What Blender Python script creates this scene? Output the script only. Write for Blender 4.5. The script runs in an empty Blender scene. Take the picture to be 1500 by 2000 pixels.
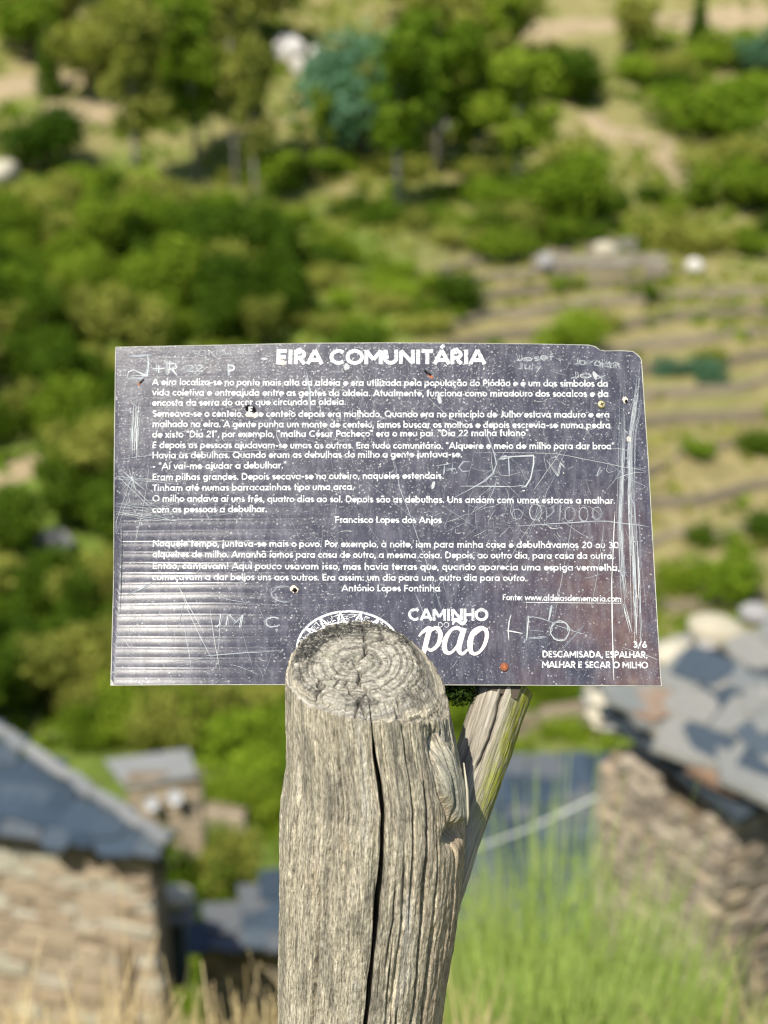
import bpy, math, random
import numpy as np
from mathutils import Vector, Matrix

# ------------------------------------------------------------------ camera, world, sun, exposure
S = bpy.context.scene
COL = S.collection
R = math.radians
CAM = np.array([0.0, 0.0, 1.6]); PITCH = R(22.0); FPX = 2777.8
cam_d = bpy.data.cameras.new('camera'); cam = bpy.data.objects.new('camera', cam_d); COL.objects.link(cam)
cam.location = CAM; cam.rotation_euler = (R(90) - PITCH, 0, 0)
cam_d.sensor_fit = 'VERTICAL'; cam_d.sensor_height = 36.0; cam_d.lens = 50.0
cam_d.clip_start = 0.05; cam_d.clip_end = 3000
cam_d.dof.use_dof = True; cam_d.dof.focus_distance = 1.06; cam_d.dof.aperture_fstop = 4.5
S.camera = cam
SUN_AZ, SUN_EL = R(-31), R(57)          # azimuth measured from straight behind the camera, towards the left
sun_dir = Vector((math.sin(SUN_AZ) * math.cos(SUN_EL), -math.cos(SUN_AZ) * math.cos(SUN_EL), math.sin(SUN_EL)))
sl = bpy.data.lights.new('sun', 'SUN'); sl.energy = 4.8; sl.angle = R(0.5); sl.color = (1.0, 0.94, 0.82)
so = bpy.data.objects.new('sun', sl); COL.objects.link(so)
so.rotation_euler = sun_dir.to_track_quat('Z', 'Y').to_euler(); so.location = (0, 0, 60)
W = bpy.data.worlds.new('World'); S.world = W; W.use_nodes = True
wn = W.node_tree.nodes; wl = W.node_tree.links
sky = wn.new('ShaderNodeTexSky'); sky.sky_type = 'NISHITA'; sky.sun_disc = False
sky.sun_elevation = SUN_EL; sky.sun_rotation = math.atan2(sun_dir.x, sun_dir.y)
wl.new(sky.outputs[0], wn['Background'].inputs[0]); wn['Background'].inputs[1].default_value = 0.115
S.view_settings.view_transform = 'Standard'; S.view_settings.look = 'None'
S.view_settings.exposure = 0.64; S.view_settings.gamma = 1.0; S.view_settings.use_curve_mapping = False
S.render.engine = 'CYCLES'
S.cycles.use_denoising = True
S.cycles.pixel_filter_type = 'BLACKMAN_HARRIS'; S.cycles.filter_width = 1.15
S.cycles.max_bounces = 5; S.cycles.diffuse_bounces = 2; S.cycles.glossy_bounces = 2
S.cycles.transmission_bounces = 3; S.cycles.transparent_max_bounces = 4
S.cycles.sample_clamp_indirect = 4.0; S.cycles.caustics_reflective = False; S.cycles.caustics_refractive = False

rng = np.random.default_rng(7); random.seed(7)
FW = np.array([0, math.cos(PITCH), -math.sin(PITCH)]); DN = np.array([0, -math.sin(PITCH), -math.cos(PITCH)]); RT = np.array([1.0, 0, 0])
def ray(px, py):
    return FW + RT * ((px - 750) / FPX) + DN * ((py - 1000) / FPX)
def at_y(px, py, Y):                       # the place seen at (px, py) that lies Y metres ahead
    d = ray(px, py); return CAM + d * (Y / d[1])
def at_t(px, py, t): return CAM + ray(px, py) * t

# ------------------------------------------------------------------ helpers
def prop(o, label=None, cat=None, group=None, kind=None):
    if label: o['label'] = label
    if cat: o['category'] = cat
    if group: o['group'] = group
    if kind: o['kind'] = kind
    return o
def empty(name, loc, label, cat, group=None):
    o = bpy.data.objects.new(name, None); COL.objects.link(o); o.location = loc; o.empty_display_size = 0.1
    return prop(o, label, cat, group)
def mesh(name, V, F, mat=None, smooth=False):
    me = bpy.data.meshes.new(name)
    V = np.asarray(V, dtype=np.float32)
    if isinstance(F, np.ndarray) and F.ndim == 2:
        n, k = F.shape
        me.vertices.add(len(V)); me.vertices.foreach_set('co', V.ravel())
        me.loops.add(n * k); me.loops.foreach_set('vertex_index', F.astype(np.int32).ravel())
        me.polygons.add(n); me.polygons.foreach_set('loop_start', np.arange(0, n * k, k, dtype=np.int32))
        me.update(calc_edges=True)
    else:
        me.from_pydata([tuple(map(float, v)) for v in V], [], [tuple(int(i) for i in f) for f in F]); me.update()
    if smooth: me.polygons.foreach_set('use_smooth', np.ones(len(me.polygons), dtype=bool))
    if mat: me.materials.append(mat)
    return me
def obj(name, me, parent=None, loc=None, rot=None, scale=None):
    o = bpy.data.objects.new(name, me); COL.objects.link(o)
    if parent is not None: o.parent = parent
    if loc is not None: o.location = loc
    if rot is not None: o.rotation_euler = rot
    if scale is not None: o.scale = scale
    return o
def grid_faces(nr, nc, wrap=False):
    r = np.arange(nr - 1)[:, None]; c = np.arange(nc if wrap else nc - 1)[None, :]
    c2 = (c + 1) % nc if wrap else c + 1
    return np.stack([r * nc + c, r * nc + c2, (r + 1) * nc + c2, (r + 1) * nc + c], -1).reshape(-1, 4)
class MB:                                  # gathers small shapes into one mesh
    def __init__(s): s.V = []; s.F = []; s.n = 0
    def add(s, V, F):
        s.V.extend([tuple(v) for v in V]); s.F.extend([tuple(i + s.n for i in f) for f in F]); s.n += len(V)
    def box(s, c, e, M=None):
        vs = [Vector((c[0] + x * e[0], c[1] + y * e[1], c[2] + z * e[2])) for x in (-.5, .5) for y in (-.5, .5) for z in (-.5, .5)]
        if M is not None: vs = [M @ v for v in vs]
        s.add(vs, [(0, 1, 3, 2), (4, 6, 7, 5), (0, 4, 5, 1), (2, 3, 7, 6), (0, 2, 6, 4), (1, 5, 7, 3)])
    def tube(s, pts, rs, n=8, cap=True):
        pts = [Vector(p) for p in pts]; base = s.n; V = []; F = []
        for i, p in enumerate(pts):
            t = (pts[min(i + 1, len(pts) - 1)] - pts[max(i - 1, 0)]).normalized()
            a = t.orthogonal().normalized() if abs(t.z) < .95 else Vector((1, 0, 0)).cross(t).normalized()
            b = t.cross(a); r = rs[i] if hasattr(rs, '__len__') else rs
            V += [p + (a * math.cos(k * 2 * math.pi / n) + b * math.sin(k * 2 * math.pi / n)) * r for k in range(n)]
        for i in range(len(pts) - 1):
            F += [(i * n + k, i * n + (k + 1) % n, (i + 1) * n + (k + 1) % n, (i + 1) * n + k) for k in range(n)]
        if cap: F += [tuple(range(n))[::-1], tuple((len(pts) - 1) * n + k for k in range(n))]
        s.add(V, F)
    def mesh(s, name, mat, smooth=False): return mesh(name, s.V, s.F, mat, smooth)

def _h(ix, iy, iz):
    n = (ix.astype(np.int64) * 374761393 + iy.astype(np.int64) * 668265263 + iz.astype(np.int64) * 1274126177) & 0xffffffff
    n = ((n ^ (n >> 13)) * 1274126177) & 0xffffffff
    n = n ^ (n >> 16)
    return (n & 0xffffff) / float(0xffffff) * 2 - 1
def vnoise(x, y, z=0.0):
    x, y, z = np.broadcast_arrays(np.asarray(x, float), np.asarray(y, float), np.asarray(z, float))
    ix, iy, iz = np.floor(x), np.floor(y), np.floor(z); fx, fy, fz = x - ix, y - iy, z - iz
    ix, iy, iz = ix.astype(np.int64), iy.astype(np.int64), iz.astype(np.int64)
    u, v, w = [f * f * (3 - 2 * f) for f in (fx, fy, fz)]
    r = 0
    for a in (0, 1):
        for b in (0, 1):
            for c in (0, 1):
                r = r + _h(ix + a, iy + b, iz + c) * (u if a else 1 - u) * (v if b else 1 - v) * (w if c else 1 - w)
    return r
def fbm(x, y, z=0.0, o=4):
    r = 0; a = 1.0; f = 1.0; t = 0
    for k in range(o):
        r = r + a * vnoise(np.asarray(x) * f + 17.3 * k, np.asarray(y) * f + 5.1 * k, np.asarray(z) * f + 9.7 * k); t += a; a *= .5; f *= 2.03
    return r / t
def sstep(a, b, x):
    t = np.clip((np.asarray(x, float) - a) / (b - a), 0, 1); return t * t * (3 - 2 * t)

# ---- node material helper
class NM:
    def __init__(s, name, rough=.8, spec=.3):
        s.m = bpy.data.materials.new(name); s.m.use_nodes = True; s.t = s.m.node_tree; s.b = s.t.nodes['Principled BSDF']
        s.b.inputs['Roughness'].default_value = rough; s.b.inputs['Specular IOR Level'].default_value = spec
    def n(s, ty, **k):
        nd = s.t.nodes.new('ShaderNode' + ty)
        for a, v in k.items(): setattr(nd, a, v)
        return nd
    def l(s, a, b): s.t.links.new(a, b); return s
    def coord(s, scale=(1, 1, 1), src='Object', attr=None):
        mp = s.n('Mapping'); mp.inputs['Scale'].default_value = scale
        if attr: a = s.n('Attribute', attribute_name=attr); s.l(a.outputs['Vector'], mp.inputs[0])
        else: s.l(s.n('TexCoord').outputs[src], mp.inputs[0])
        return mp.outputs[0]
    def noise(s, co, scale, detail=4, rough=.55, dist=0.0):
        nd = s.n('TexNoise'); nd.inputs['Scale'].default_value = scale; nd.inputs['Detail'].default_value = detail
        nd.inputs['Roughness'].default_value = rough; nd.inputs['Distortion'].default_value = dist; s.l(co, nd.inputs['Vector']); return nd.outputs['Fac']
    def ramp(s, fac, stops, interp='LINEAR'):
        nd = s.n('ValToRGB'); cr = nd.color_ramp; cr.interpolation = interp
        while len(cr.elements) < len(stops): cr.elements.new(.5)
        for e, (p, c) in zip(cr.elements, stops): e.position = p; e.color = (*c, 1) if hasattr(c, '__len__') else (c, c, c, 1)
        s.l(fac, nd.inputs[0]); return nd.outputs[0]
    def mix(s, fac, a, b, mode='MIX'):
        nd = s.n('Mix', data_type='RGBA', blend_type=mode)
        for sock, v in ((nd.inputs[0], fac), (nd.inputs[6], a), (nd.inputs[7], b)):
            if isinstance(v, (int, float)): sock.default_value = v if sock == nd.inputs[0] else (v, v, v, 1)
            elif isinstance(v, tuple): sock.default_value = (*v, 1)
            else: s.l(v, sock)
        return nd.outputs[2]
    def math(s, op, a, b=None, clamp=False):
        nd = s.n('Math', operation=op, use_clamp=clamp)
        for sock, v in ((nd.inputs[0], a), (nd.inputs[1], b)):
            if v is None: continue
            if isinstance(v, (int, float)): sock.default_value = v
            else: s.l(v, sock)
        return nd.outputs[0]
    def attr(s, name): return s.n('Attribute', attribute_name=name).outputs['Fac']
    def col(s, c):
        if isinstance(c, tuple): s.b.inputs['Base Color'].default_value = (*c, 1)
        else: s.l(c, s.b.inputs['Base Color'])
        return s
    def bump(s, h, strength=.5, dist=.01):
        nd = s.n('Bump'); nd.inputs['Strength'].default_value = strength; nd.inputs['Distance'].default_value = dist
        s.l(h, nd.inputs['Height']); s.l(nd.outputs[0], s.b.inputs['Normal']); return s

def leaf_mat(name, c1, c2, trans=.35, rough=.6):
    k = NM(name, .75, .08)
    oi = k.n('ObjectInfo').outputs['Random']; ge = k.n('NewGeometry').outputs['Random Per Island']
    f = k.math('ADD', k.math('MULTIPLY', oi, .5), k.math('MULTIPLY', ge, .5))
    c = k.ramp(f, [(0.0, c1), (1.0, c2)])
    k.col(c)
    tr = k.n('BsdfTranslucent'); k.l(k.mix(1.0, c, (1.3, 1.5, .5), 'MULTIPLY'), tr.inputs[0])
    ms = k.n('MixShader'); ms.inputs[0].default_value = trans
    k.l(k.b.outputs[0], ms.inputs[1]); k.l(tr.outputs[0], ms.inputs[2]); k.l(ms.outputs[0], k.t.nodes['Material Output'].inputs[0])
    return k.m
def rock_mat(name, stops, scale=3.0, rough=.85, rnd=.5, spec=.3, bump=.4):
    k = NM(name, rough, spec)
    oi = k.n('ObjectInfo').outputs['Random']; ge = k.n('NewGeometry').outputs['Random Per Island']
    co = k.coord(); n = k.noise(co, scale, 5, .6)
    f = k.math('ADD', k.math('MULTIPLY', k.math('FRACT', k.math('ADD', oi, ge)), rnd), k.math('MULTIPLY', n, 1 - rnd))
    c = k.ramp(f, stops)
    k.col(k.mix(.5, c, k.ramp(k.noise(co, scale * 7, 4), [(.3, .55), (.7, 1.0)]), 'MULTIPLY'))
    k.bump(n, bump, .02); return k.m

GREEN_DARK = leaf_mat('leaf_dark_green', (.016, .050, .003), (.105, .165, .012))
GREEN_MID = leaf_mat('leaf_mid_green', (.06, .125, .006), (.22, .28, .025))
GREEN_OLIVE = leaf_mat('leaf_olive_green', (.11, .135, .022), (.34, .34, .07))
GREEN_BRIGHT = leaf_mat('leaf_bright_green', (.08, .15, .008), (.26, .34, .028))
GREEN_TEAL = leaf_mat('leaf_blue_green', (.055, .13, .075), (.14, .26, .15))
BARK = rock_mat('pale_bark', [(0, (.16, .13, .10)), (.5, (.30, .27, .22)), (1, (.42, .39, .33))], 2.0)
BARK_DARK = rock_mat('dark_bark', [(0, (.05, .04, .03)), (1, (.13, .10, .07))], 2.0)

# ------------------------------------------------------------------ terrain
PY = [-400, -60, -12, 0, 1.5, 2.2, 3.2, 6, 9, 12, 20, 40, 58, 72, 100, 140, 200, 300, 450, 900]
PZ = [60, 12, .8, 0, -.12, -.75, -2.0, -5.3, -8.4, -11.6, -18, -29, -34, -33.2, -29, -22.0, -5, 42, 120, 300]
def base_z(x, y):
    z = np.interp(y, PY, PZ)
    for dy in (.03, .06): z = z + np.interp(y * (1 + dy), PY, PZ) + np.interp(y * (1 - dy), PY, PZ)
    z = z / 5
    f = sstep(25, 80, y); nq = 1 - .72 * sstep(0, 10, x) * sstep(64, 74, y) * (1 - sstep(122, 136, y))
    z = z + f * nq * (2.6 * fbm(x / 34 + 3, y / 30) + 1.3 * fbm(x / 9, y / 9 + 4, 0, 3)) + f * np.clip(-x * .05, -4, 4) * sstep(60, 120, y)
    z = z + sstep(2.2, 5, y) * (1 - f) * .35 * fbm(x / 2.5, y / 2.5)
    return z
def terr_w(x, y):
    return sstep(0, 8, x) * sstep(66, 74, y) * (1 - sstep(122, 136, y)) * .95
STEP = .72
def terrain(x, y):
    z = base_z(x, y); w = terr_w(x, y)
    q = z / STEP; fl = np.floor(q); fr = q - fl
    zs = (fl + sstep(.80, .98, fr) + .10 * (fr)) * STEP
    return z * (1 - w) + zs * w
def hit(px, py):
    d = ray(px, py); ts = np.concatenate([np.linspace(1.2, 20, 300), np.linspace(20, 420, 2400)])
    P = CAM[None] + d[None] * ts[:, None]
    h = P[:, 2] - terrain(P[:, 0], P[:, 1])
    i = np.argmax(h < 0)
    return P[i], ts[i]
ys = np.concatenate([np.linspace(-400, -15, 30), np.linspace(-14, -1, 20), np.linspace(-.8, 14, 130), np.linspace(14.4, 64, 110), np.linspace(64.3, 136, 300), np.linspace(137, 320, 150), np.linspace(325, 900, 60)])
xs = np.concatenate([np.linspace(-900, -125, 40), np.linspace(-120, -8, 110), np.linspace(-7.8, 7.8, 80), np.linspace(8.3, 120, 120), np.linspace(125, 900, 40)])
GX, GY = np.meshgrid(xs, ys)
GZ = terrain(GX, GY)
me = mesh('hillside', np.stack([GX, GY, GZ], -1).reshape(-1, 3), grid_faces(len(ys), len(xs)), smooth=True)
k = NM('hillside_ground', .95, .1)
co = k.coord()
big = k.noise(co, .11, 6, .62, .3); med = k.noise(co, .9, 5, .65); fine = k.noise(co, 9, 4)
g = k.attr('green')
gm = k.math('ADD', g, k.math('MULTIPLY', k.math('SUBTRACT', big, .5), 2.6))
gm = k.math('ADD', gm, k.math('MULTIPLY', k.math('SUBTRACT', med, .5), 1.6), True)
dry = k.ramp(med, [(.3, (.13, .115, .045)), (.5, (.245, .205, .09)), (.72, (.36, .29, .15))])
grn = k.ramp(med, [(.3, (.06, .10, .014)), (.55, (.12, .165, .028)), (.8, (.20, .23, .05))])
c = k.mix(gm, dry, grn)
k.col(k.mix(.35, c, k.ramp(fine, [(.3, .5), (.7, 1.0)]), 'MULTIPLY')).bump(fine, .5, .05)
me.materials.append(k.m)
gv = .62 + 0 * GX
gv = gv + .35 * (1 - sstep(-6, 6, GX)) * sstep(30, 50, GY) * (1 - sstep(125, 160, GY))
gv = gv - .52 * terr_w(GX, GY)
gv = gv - .34 * sstep(130, 160, GY)
gv = gv - .25 * (1 - sstep(1.5, 4, GY)) * (1 - sstep(-.2, .6, GX))
a = me.attributes.new('green', 'FLOAT', 'POINT'); a.data.foreach_set('value', gv.ravel().astype(np.float32))
prop(obj('hillside', me), 'steep dry and green hillside falling to the valley and rising beyond it', None, None, 'structure')

def ribbon_on_ground(name, pts, w, mat, lift, label):
    P = np.array(pts); 
    t = np.linspace(0, 1, 60); idx = np.linspace(0, 1, len(P))
    X = np.interp(t, idx, P[:, 0]); Y = np.interp(t, idx, P[:, 1])
    dx, dy = np.gradient(X), np.gradient(Y); L = np.hypot(dx, dy); nx, ny = -dy / L, dx / L
    V = []
    for s in np.linspace(-1, 1, 9):
        wx = w * (1 + .18 * vnoise(t * 14, s * .5 + 3)); x = X + nx * s * wx / 2; y = Y + ny * s * wx / 2
        z = terrain(x, y) + lift - (1.2 if abs(s) == 1 else 0)
        V.append(np.stack([x, y, z], -1))
    V = np.array(V)
    prop(obj(name, mesh(name, V.reshape(-1, 3), grid_faces(9, 60), mat, True)), label, None, None, 'structure')
k = NM('pale_dirt', .95, .1); co = k.coord()
k.col(k.ramp(k.noise(co, .8, 6, .6), [(.3, (.20, .16, .09)), (.6, (.31, .245, .15)), (.8, (.23, .20, .10))])).bump(k.noise(co, 5), .4, .05)
DIRT = k.m
def gp(px, py): return tuple(hit(px, py)[0][:2])
ribbon_on_ground('dirt_road', [gp(-80, 175), gp(40, 172), gp(120, 160), gp(200, 150), gp(260, 120), gp(330, 108)], 5.5, DIRT, .35, 'pale dirt road cut across the slope at upper left')
ribbon_on_ground('dirt_path', [gp(90, 215), gp(160, 222), gp(240, 212)], 4.5, DIRT, .3, 'short pale dirt path below the hillside road')
ribbon_on_ground('dirt_path', [gp(1000, 60), gp(1150, 52), gp(1300, 45), gp(1500, 30)], 4.5, DIRT, .35, 'pale dirt path along the top right slope')
ribbon_on_ground('dirt_path', [gp(1150, 230), gp(1190, 265), gp(1290, 280), gp(1330, 350), gp(1370, 400)], 3.6, DIRT, .35, 'bare tan track winding down the upper right slope')
ribbon_on_ground('dirt_path', [gp(-30, 935), gp(40, 925), gp(95, 905)], 2.6, DIRT, .3, 'small pale clearing left of the sign')

# ------------------------------------------------------------------ stones, walls
def rough_stone(name, mat, j=.12, seed=0, sub=True):
    r = random.Random(seed); V = []; F = []
    nx, ny, nz = 3, 2, 2
    pts = {}
    xs_, ys_, zs_ = (-.5, -.05, .5), (-.5, .5), (-.5, .5)
    ring = []
    for xi, x in enumerate(xs_):
        for (y, z) in ((-.5, -.5), (-.5, .5), (.5, .5), (.5, -.5)):
            sh = .86 if xi != 1 else 1.0
            V.append((x + r.uniform(-j, j) * .6, y * sh + r.uniform(-j, j) * .5, z * sh + r.uniform(-j, j)))
    for i in range(2):
        for q in range(4): F.append((i * 4 + q, i * 4 + (q + 1) % 4, (i + 1) * 4 + (q + 1) % 4, (i + 1) * 4 + q))
    F += [(3, 2, 1, 0), (8, 9, 10, 11)]
    return mesh(name, V, F, mat)
WALL_TAN = rock_mat('schist_stone_warm', [(0, (.20, .155, .105)), (.35, (.33, .26, .18)), (.6, (.44, .355, .25)), (.8, (.38, .33, .26)), (1, (.44, .28, .16))], 2.2)
WALL_TAN2 = rock_mat('schist_stone_pale', [(0, (.36, .34, .26)), (.5, (.46, .43, .34)), (1, (.55, .50, .42))], 2.2)
WALL_GREY = rock_mat('schist_stone_brown', [(0, (.14, .115, .085)), (.4, (.25, .21, .16)), (.8, (.36, .305, .235)), (.93, (.43, .38, .30)), (1, (.38, .20, .12))], 3.0, rnd=.75)
CORE = rock_mat('wall_mortar', [(0, (.13, .10, .065)), (1, (.24, .18, .12))], 6.0)
stone_me = {m.name: [rough_stone('stone', m, .10, s) for s in range(6)] for m in (WALL_TAN, WALL_TAN2, WALL_GREY)}
def stone_wall(parent, A, B, z0, z1, lr, hr, mats, score, maxn=290, top=None, depth=.5):
    """wall from A to B (plan points) between z0 and z1; stones face the side to the right of A->B"""
    A = Vector((A[0], A[1], 0)); B = Vector((B[0], B[1], 0)); u = (B - A); Lw = u.length; u.normalize()
    n = Vector((u.y, -u.x, 0)); ang = math.atan2(u.y, u.x)
    M = Matrix.Translation(A) @ Matrix.Rotation(ang, 4, 'Z')
    mb = MB()
    if top is None: mb.box((Lw / 2, depth / 2 + .03, (z0 + z1) / 2), (Lw - .02, depth, z1 - z0), M)
    else:
        t0, t1 = top(0), top(Lw)
        V = [M @ Vector(p) for p in ((0.01, .03, z0), (Lw, .03, z0), (Lw, .03, t1), (0.01, .03, t0), (0.01, .03 + depth, z0), (Lw, .03 + depth, z0), (Lw, .03 + depth, t1), (0.01, .03 + depth, t0))]
        mb.add(V, [(0, 1, 2, 3), (5, 4, 7, 6), (4, 0, 3, 7), (1, 5, 6, 2), (3, 2, 6, 7), (4, 5, 1, 0)])
    w = obj('wall', mb.mesh('wall', CORE), parent); w.matrix_parent_inverse = parent.matrix_basis.inverted() if parent else Matrix()
    st = []
    z = z1
    r = random.Random(int(Lw * 1000))
    while z > z0:
        h = r.uniform(*hr); x = -r.uniform(0, lr[0])
        while x < Lw:
            l = r.uniform(*lr); 
            cx = min(max(x + l / 2, l * .4), Lw - l * .4); cz = z - h / 2 + r.uniform(-.1, .1) * h
            if top is None or cz + h * .3 < top(cx):
                st.append((score(M @ Vector((cx, 0, cz))), cx, cz, l, h, r.random()))
            x += l * 1.03
        z -= h * 1.04
    st.sort(key=lambda s: s[0])
    rest = MB()
    for i, (_, cx, cz, l, h, q) in enumerate(st):
        mt = mats[0] if q < mats[2] else mats[1]
        me_ = r.choice(stone_me[mt.name]); prot = r.uniform(.12, .17)
        p = M @ Vector((cx, .02 - prot * 0 + r.uniform(-.015, .02), cz))
        if i < maxn:
            o = obj('stone', me_, parent, None, None, None)
            o.matrix_parent_inverse = parent.matrix_basis.inverted()
            o.matrix_basis = Matrix.LocRotScale(p, Matrix.Rotation(ang, 3, 'Z').to_quaternion() @ Matrix.Rotation(r.uniform(-.06, .06), 3, 'Y').to_quaternion(), Vector((l * .99, prot, h * .97)))
        else:
            X = Matrix.LocRotScale(p, Matrix.Rotation(ang, 3, 'Z').to_quaternion(), Vector((l * .99, prot, h * .97)))
            rest.add([X @ v.co for v in me_.vertices], [tuple(f.vertices) for f in me_.polygons])
    if rest.n:
        o = obj('stones', rest.mesh('stones', mats[0]), parent); o['kind'] = 'stuff'; o.matrix_parent_inverse = parent.matrix_basis.inverted()
def pix_of(p):
    d = np.array(p) - CAM; t = d @ FW; return 750 + FPX * (d @ RT) / t, 1000 + FPX * (d @ DN) / t
def seen_score(p):
    x, y = pix_of(p)
    return max(0, -x, x - 1500) * 1.0 + max(0, y - 1950, 0) + .001 * y

# slates
SLATE = rock_mat('dark_slate', [(0, (.018, .030, .045)), (.4, (.035, .055, .080)), (.7, (.065, .085, .105)), (1, (.13, .12, .11))], 1.5, .6, .75, .35)
SLATE_PALE = rock_mat('weathered_slate', [(0, (.02, .026, .034)), (.25, (.055, .075, .095)), (.45, (.11, .13, .14)), (.64, (.20, .205, .19)), (.84, (.25, .24, .21)), (.9, (.24, .14, .075)), (1, (.07, .11, .16))], 1.2, .55, .85, .5)
SLATE_GREY = rock_mat('grey_slate', [(0, (.14, .15, .155)), (1, (.27, .27, .26))], 1.2, .7, .6)
def slab_mesh(mat, seed, n=7, thick=1.0, jag=.12):
    r = random.Random(seed); V = []
    base = [(-.5, -.5), (0, -.53), (.5, -.5), (.53, 0), (.5, .5), (-.05, .52), (-.5, .5), (-.52, 0)][:8]
    pts = [(x + r.uniform(-jag, jag), y + r.uniform(-jag, jag)) for x, y in base]
    m = len(pts)
    V = [(x, y, -.5) for x, y in pts] + [(x * .97, y * .97, .5 + r.uniform(-.1, .1)) for x, y in pts]
    F = [tuple(range(m))[::-1], tuple(range(m, 2 * m))] + [(i, (i + 1) % m, m + (i + 1) % m, m + i) for i in range(m)]
    return mesh('slate', V, F, mat)
slab_me = {m.name: [slab_mesh(m, s) for s in range(6)] for m in (SLATE, SLATE_PALE, SLATE_GREY)}
def slate_roof(parent, O, U, Vv, Lu, Lv, inside, size, mat, thick, rnd, maxn=290, under=None, score=seen_score, tilt=.06, name='slate'):
    """slates over the plane O + u U + v Vv (U along the eave, Vv up the slope)"""
    O = Vector(O); U = Vector(U).normalized(); Vv = Vector(Vv).normalized(); N = U.cross(Vv).normalized()
    if N.z < 0: N = -N
    r = random.Random(11 + len(mat.name)); items = []
    v = 0; row = 0
    while v < Lv:
        u = -size[0] * (.5 if row % 2 else 0)
        while u < Lu + size[0]:
            w = size[0] * r.uniform(1 - rnd, 1 + rnd)
            if inside(u + w / 2, v): items.append((u + w / 2 + r.uniform(-.05, .05) * w, v + r.uniform(-.12, .12) * size[1], w, size[1] * r.uniform(1.35, 1.35 + rnd), r.uniform(-1, 1)))
            u += w * 1.0
        v += size[1] * .82; row += 1
    its = [(score(O + U * a + Vv * b), a, b, w, h, q) for a, b, w, h, q in items]; its.sort(key=lambda s: s[0])
    rest = MB(); q0 = Matrix((U, Vv, N)).transposed().to_quaternion()
    if U.cross(Vv).z < 0: q0 = Matrix((-U, Vv, N)).transposed().to_quaternion()
    for i, (_, a, b, w, h, q) in enumerate(its):
        p = O + U * a + Vv * b + N * (thick * (1.3 + .35 * q))
        rot = q0 @ Matrix.Rotation(tilt + .03 * q, 3, 'X').inverted().to_quaternion() @ Matrix.Rotation(q * rnd * (.35 if mat is not SLATE_PALE else 1.3), 3, 'Z').to_quaternion() @ Matrix.Rotation(q * rnd * .08, 3, 'Y').to_quaternion()
        X = Matrix.LocRotScale(p, rot, Vector((w * 1.04, h, thick)))
        me_ = r.choice(slab_me[mat.name])
        if i < maxn:
            o = obj(name, me_, parent); o.matrix_parent_inverse = parent.matrix_basis.inverted(); o.matrix_basis = X
        else: rest.add([X @ vv.co for vv in me_.vertices], [tuple(f.vertices) for f in me_.polygons])
    if rest.n:
        o = obj('slates', rest.mesh('slates', mat), parent); o['kind'] = 'stuff'; o.matrix_parent_inverse = parent.matrix_basis.inverted()
def plane_part(parent, name, pts, mat, th=.06):
    P = [Vector(p) for p in pts]; N = (P[1] - P[0]).cross(P[2] - P[0]).normalized()
    if N.z < 0: P = P[::-1]; N = -N
    n = len(P); V = P + [p - N * th for p in P]
    F = [tuple(range(n)), tuple(range(n, 2 * n))[::-1]] + [(i, n + i, n + (i + 1) % n, (i + 1) % n) for i in range(n)]
    o = obj(name, mesh(name, V, F, mat), parent); o.matrix_parent_inverse = parent.matrix_basis.inverted(); return o

# ---- left house
O = at_y(322, 1657, 11.0)                  # eave corner
zE = O[2]; a_dir = np.array([-.966, .259, 0]); hip = np.array([-1, .8, .14])
OV = Vector(O)
hl = empty('stone_house', (O[0] - 1.5, O[1] + 1, terrain(O[0], O[1]) - .5), 'warm schist stone house with a dark slate roof at lower left', 'house')
cA = OV + Vector((-.19, .10, 0)); La = 6.5
e2 = OV + Vector(a_dir) * 7.0
apex = OV + Vector(hip) * 4.2
far = e2 + (apex - OV) * .95 + Vector((.6, 0, 0))
plane_part(hl, 'roof', [OV, e2, far, apex], SLATE, .05)
bk = OV + Vector((-.5, 2.4, -2.9)); plane_part(hl, 'roof', [OV - Vector((0, 0, .04)), apex - Vector((0, 0, .04)), bk], SLATE, .05)
pu = Vector(a_dir); perp = Vector((.259, .966, 0)); hv = Vector(hip); rise = hv.z / hv.dot(perp)
Vup = (perp + Vector((0, 0, rise))).normalized()
hipu = hv.dot(pu) / (hv.dot(perp)) / 1.0
cosr = 1 / math.sqrt(1 + rise * rise)
slate_roof(hl, OV, pu, Vup, 6.6, 2.6, lambda u, v: u > hipu * v * cosr + .05, (.34, .26), SLATE, .028, .3, 250)
capm = [slab_mesh(SLATE_GREY, 40 + i) for i in range(3)]
for i in range(9):
    p = OV + hv.normalized() * (.12 + i * .34) + Vector((0, 0, .11))
    o = obj('ridge_slate', capm[i % 3], hl); o.matrix_parent_inverse = hl.matrix_basis.inverted()
    o.matrix_basis = Matrix.LocRotScale(p, hv.to_track_quat('X', 'Z') @ Matrix.Rotation(random.uniform(-.2, .2), 3, 'Z').to_quaternion(), Vector((.34, .13, .035)))
pB = cA; pA = cA + Vector(a_dir) * La
stone_wall(hl, (pA.x, pA.y), (pB.x, pB.y), zE - 4.6, zE - .04, (.18, .44), (.055, .12), (WALL_TAN, WALL_TAN2, .82), seen_score, 280, depth=.35)
pC = pB + Vector((-.38, 1.3, 0)); stone_wall(hl, (pB.x - .02, pB.y + .04), (pC.x, pC.y), zE - 4.6, zE - 1.2, (.25, .5), (.08, .15), (WALL_TAN, WALL_TAN2, .8), lambda p: 1, 40, depth=.3)

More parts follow.
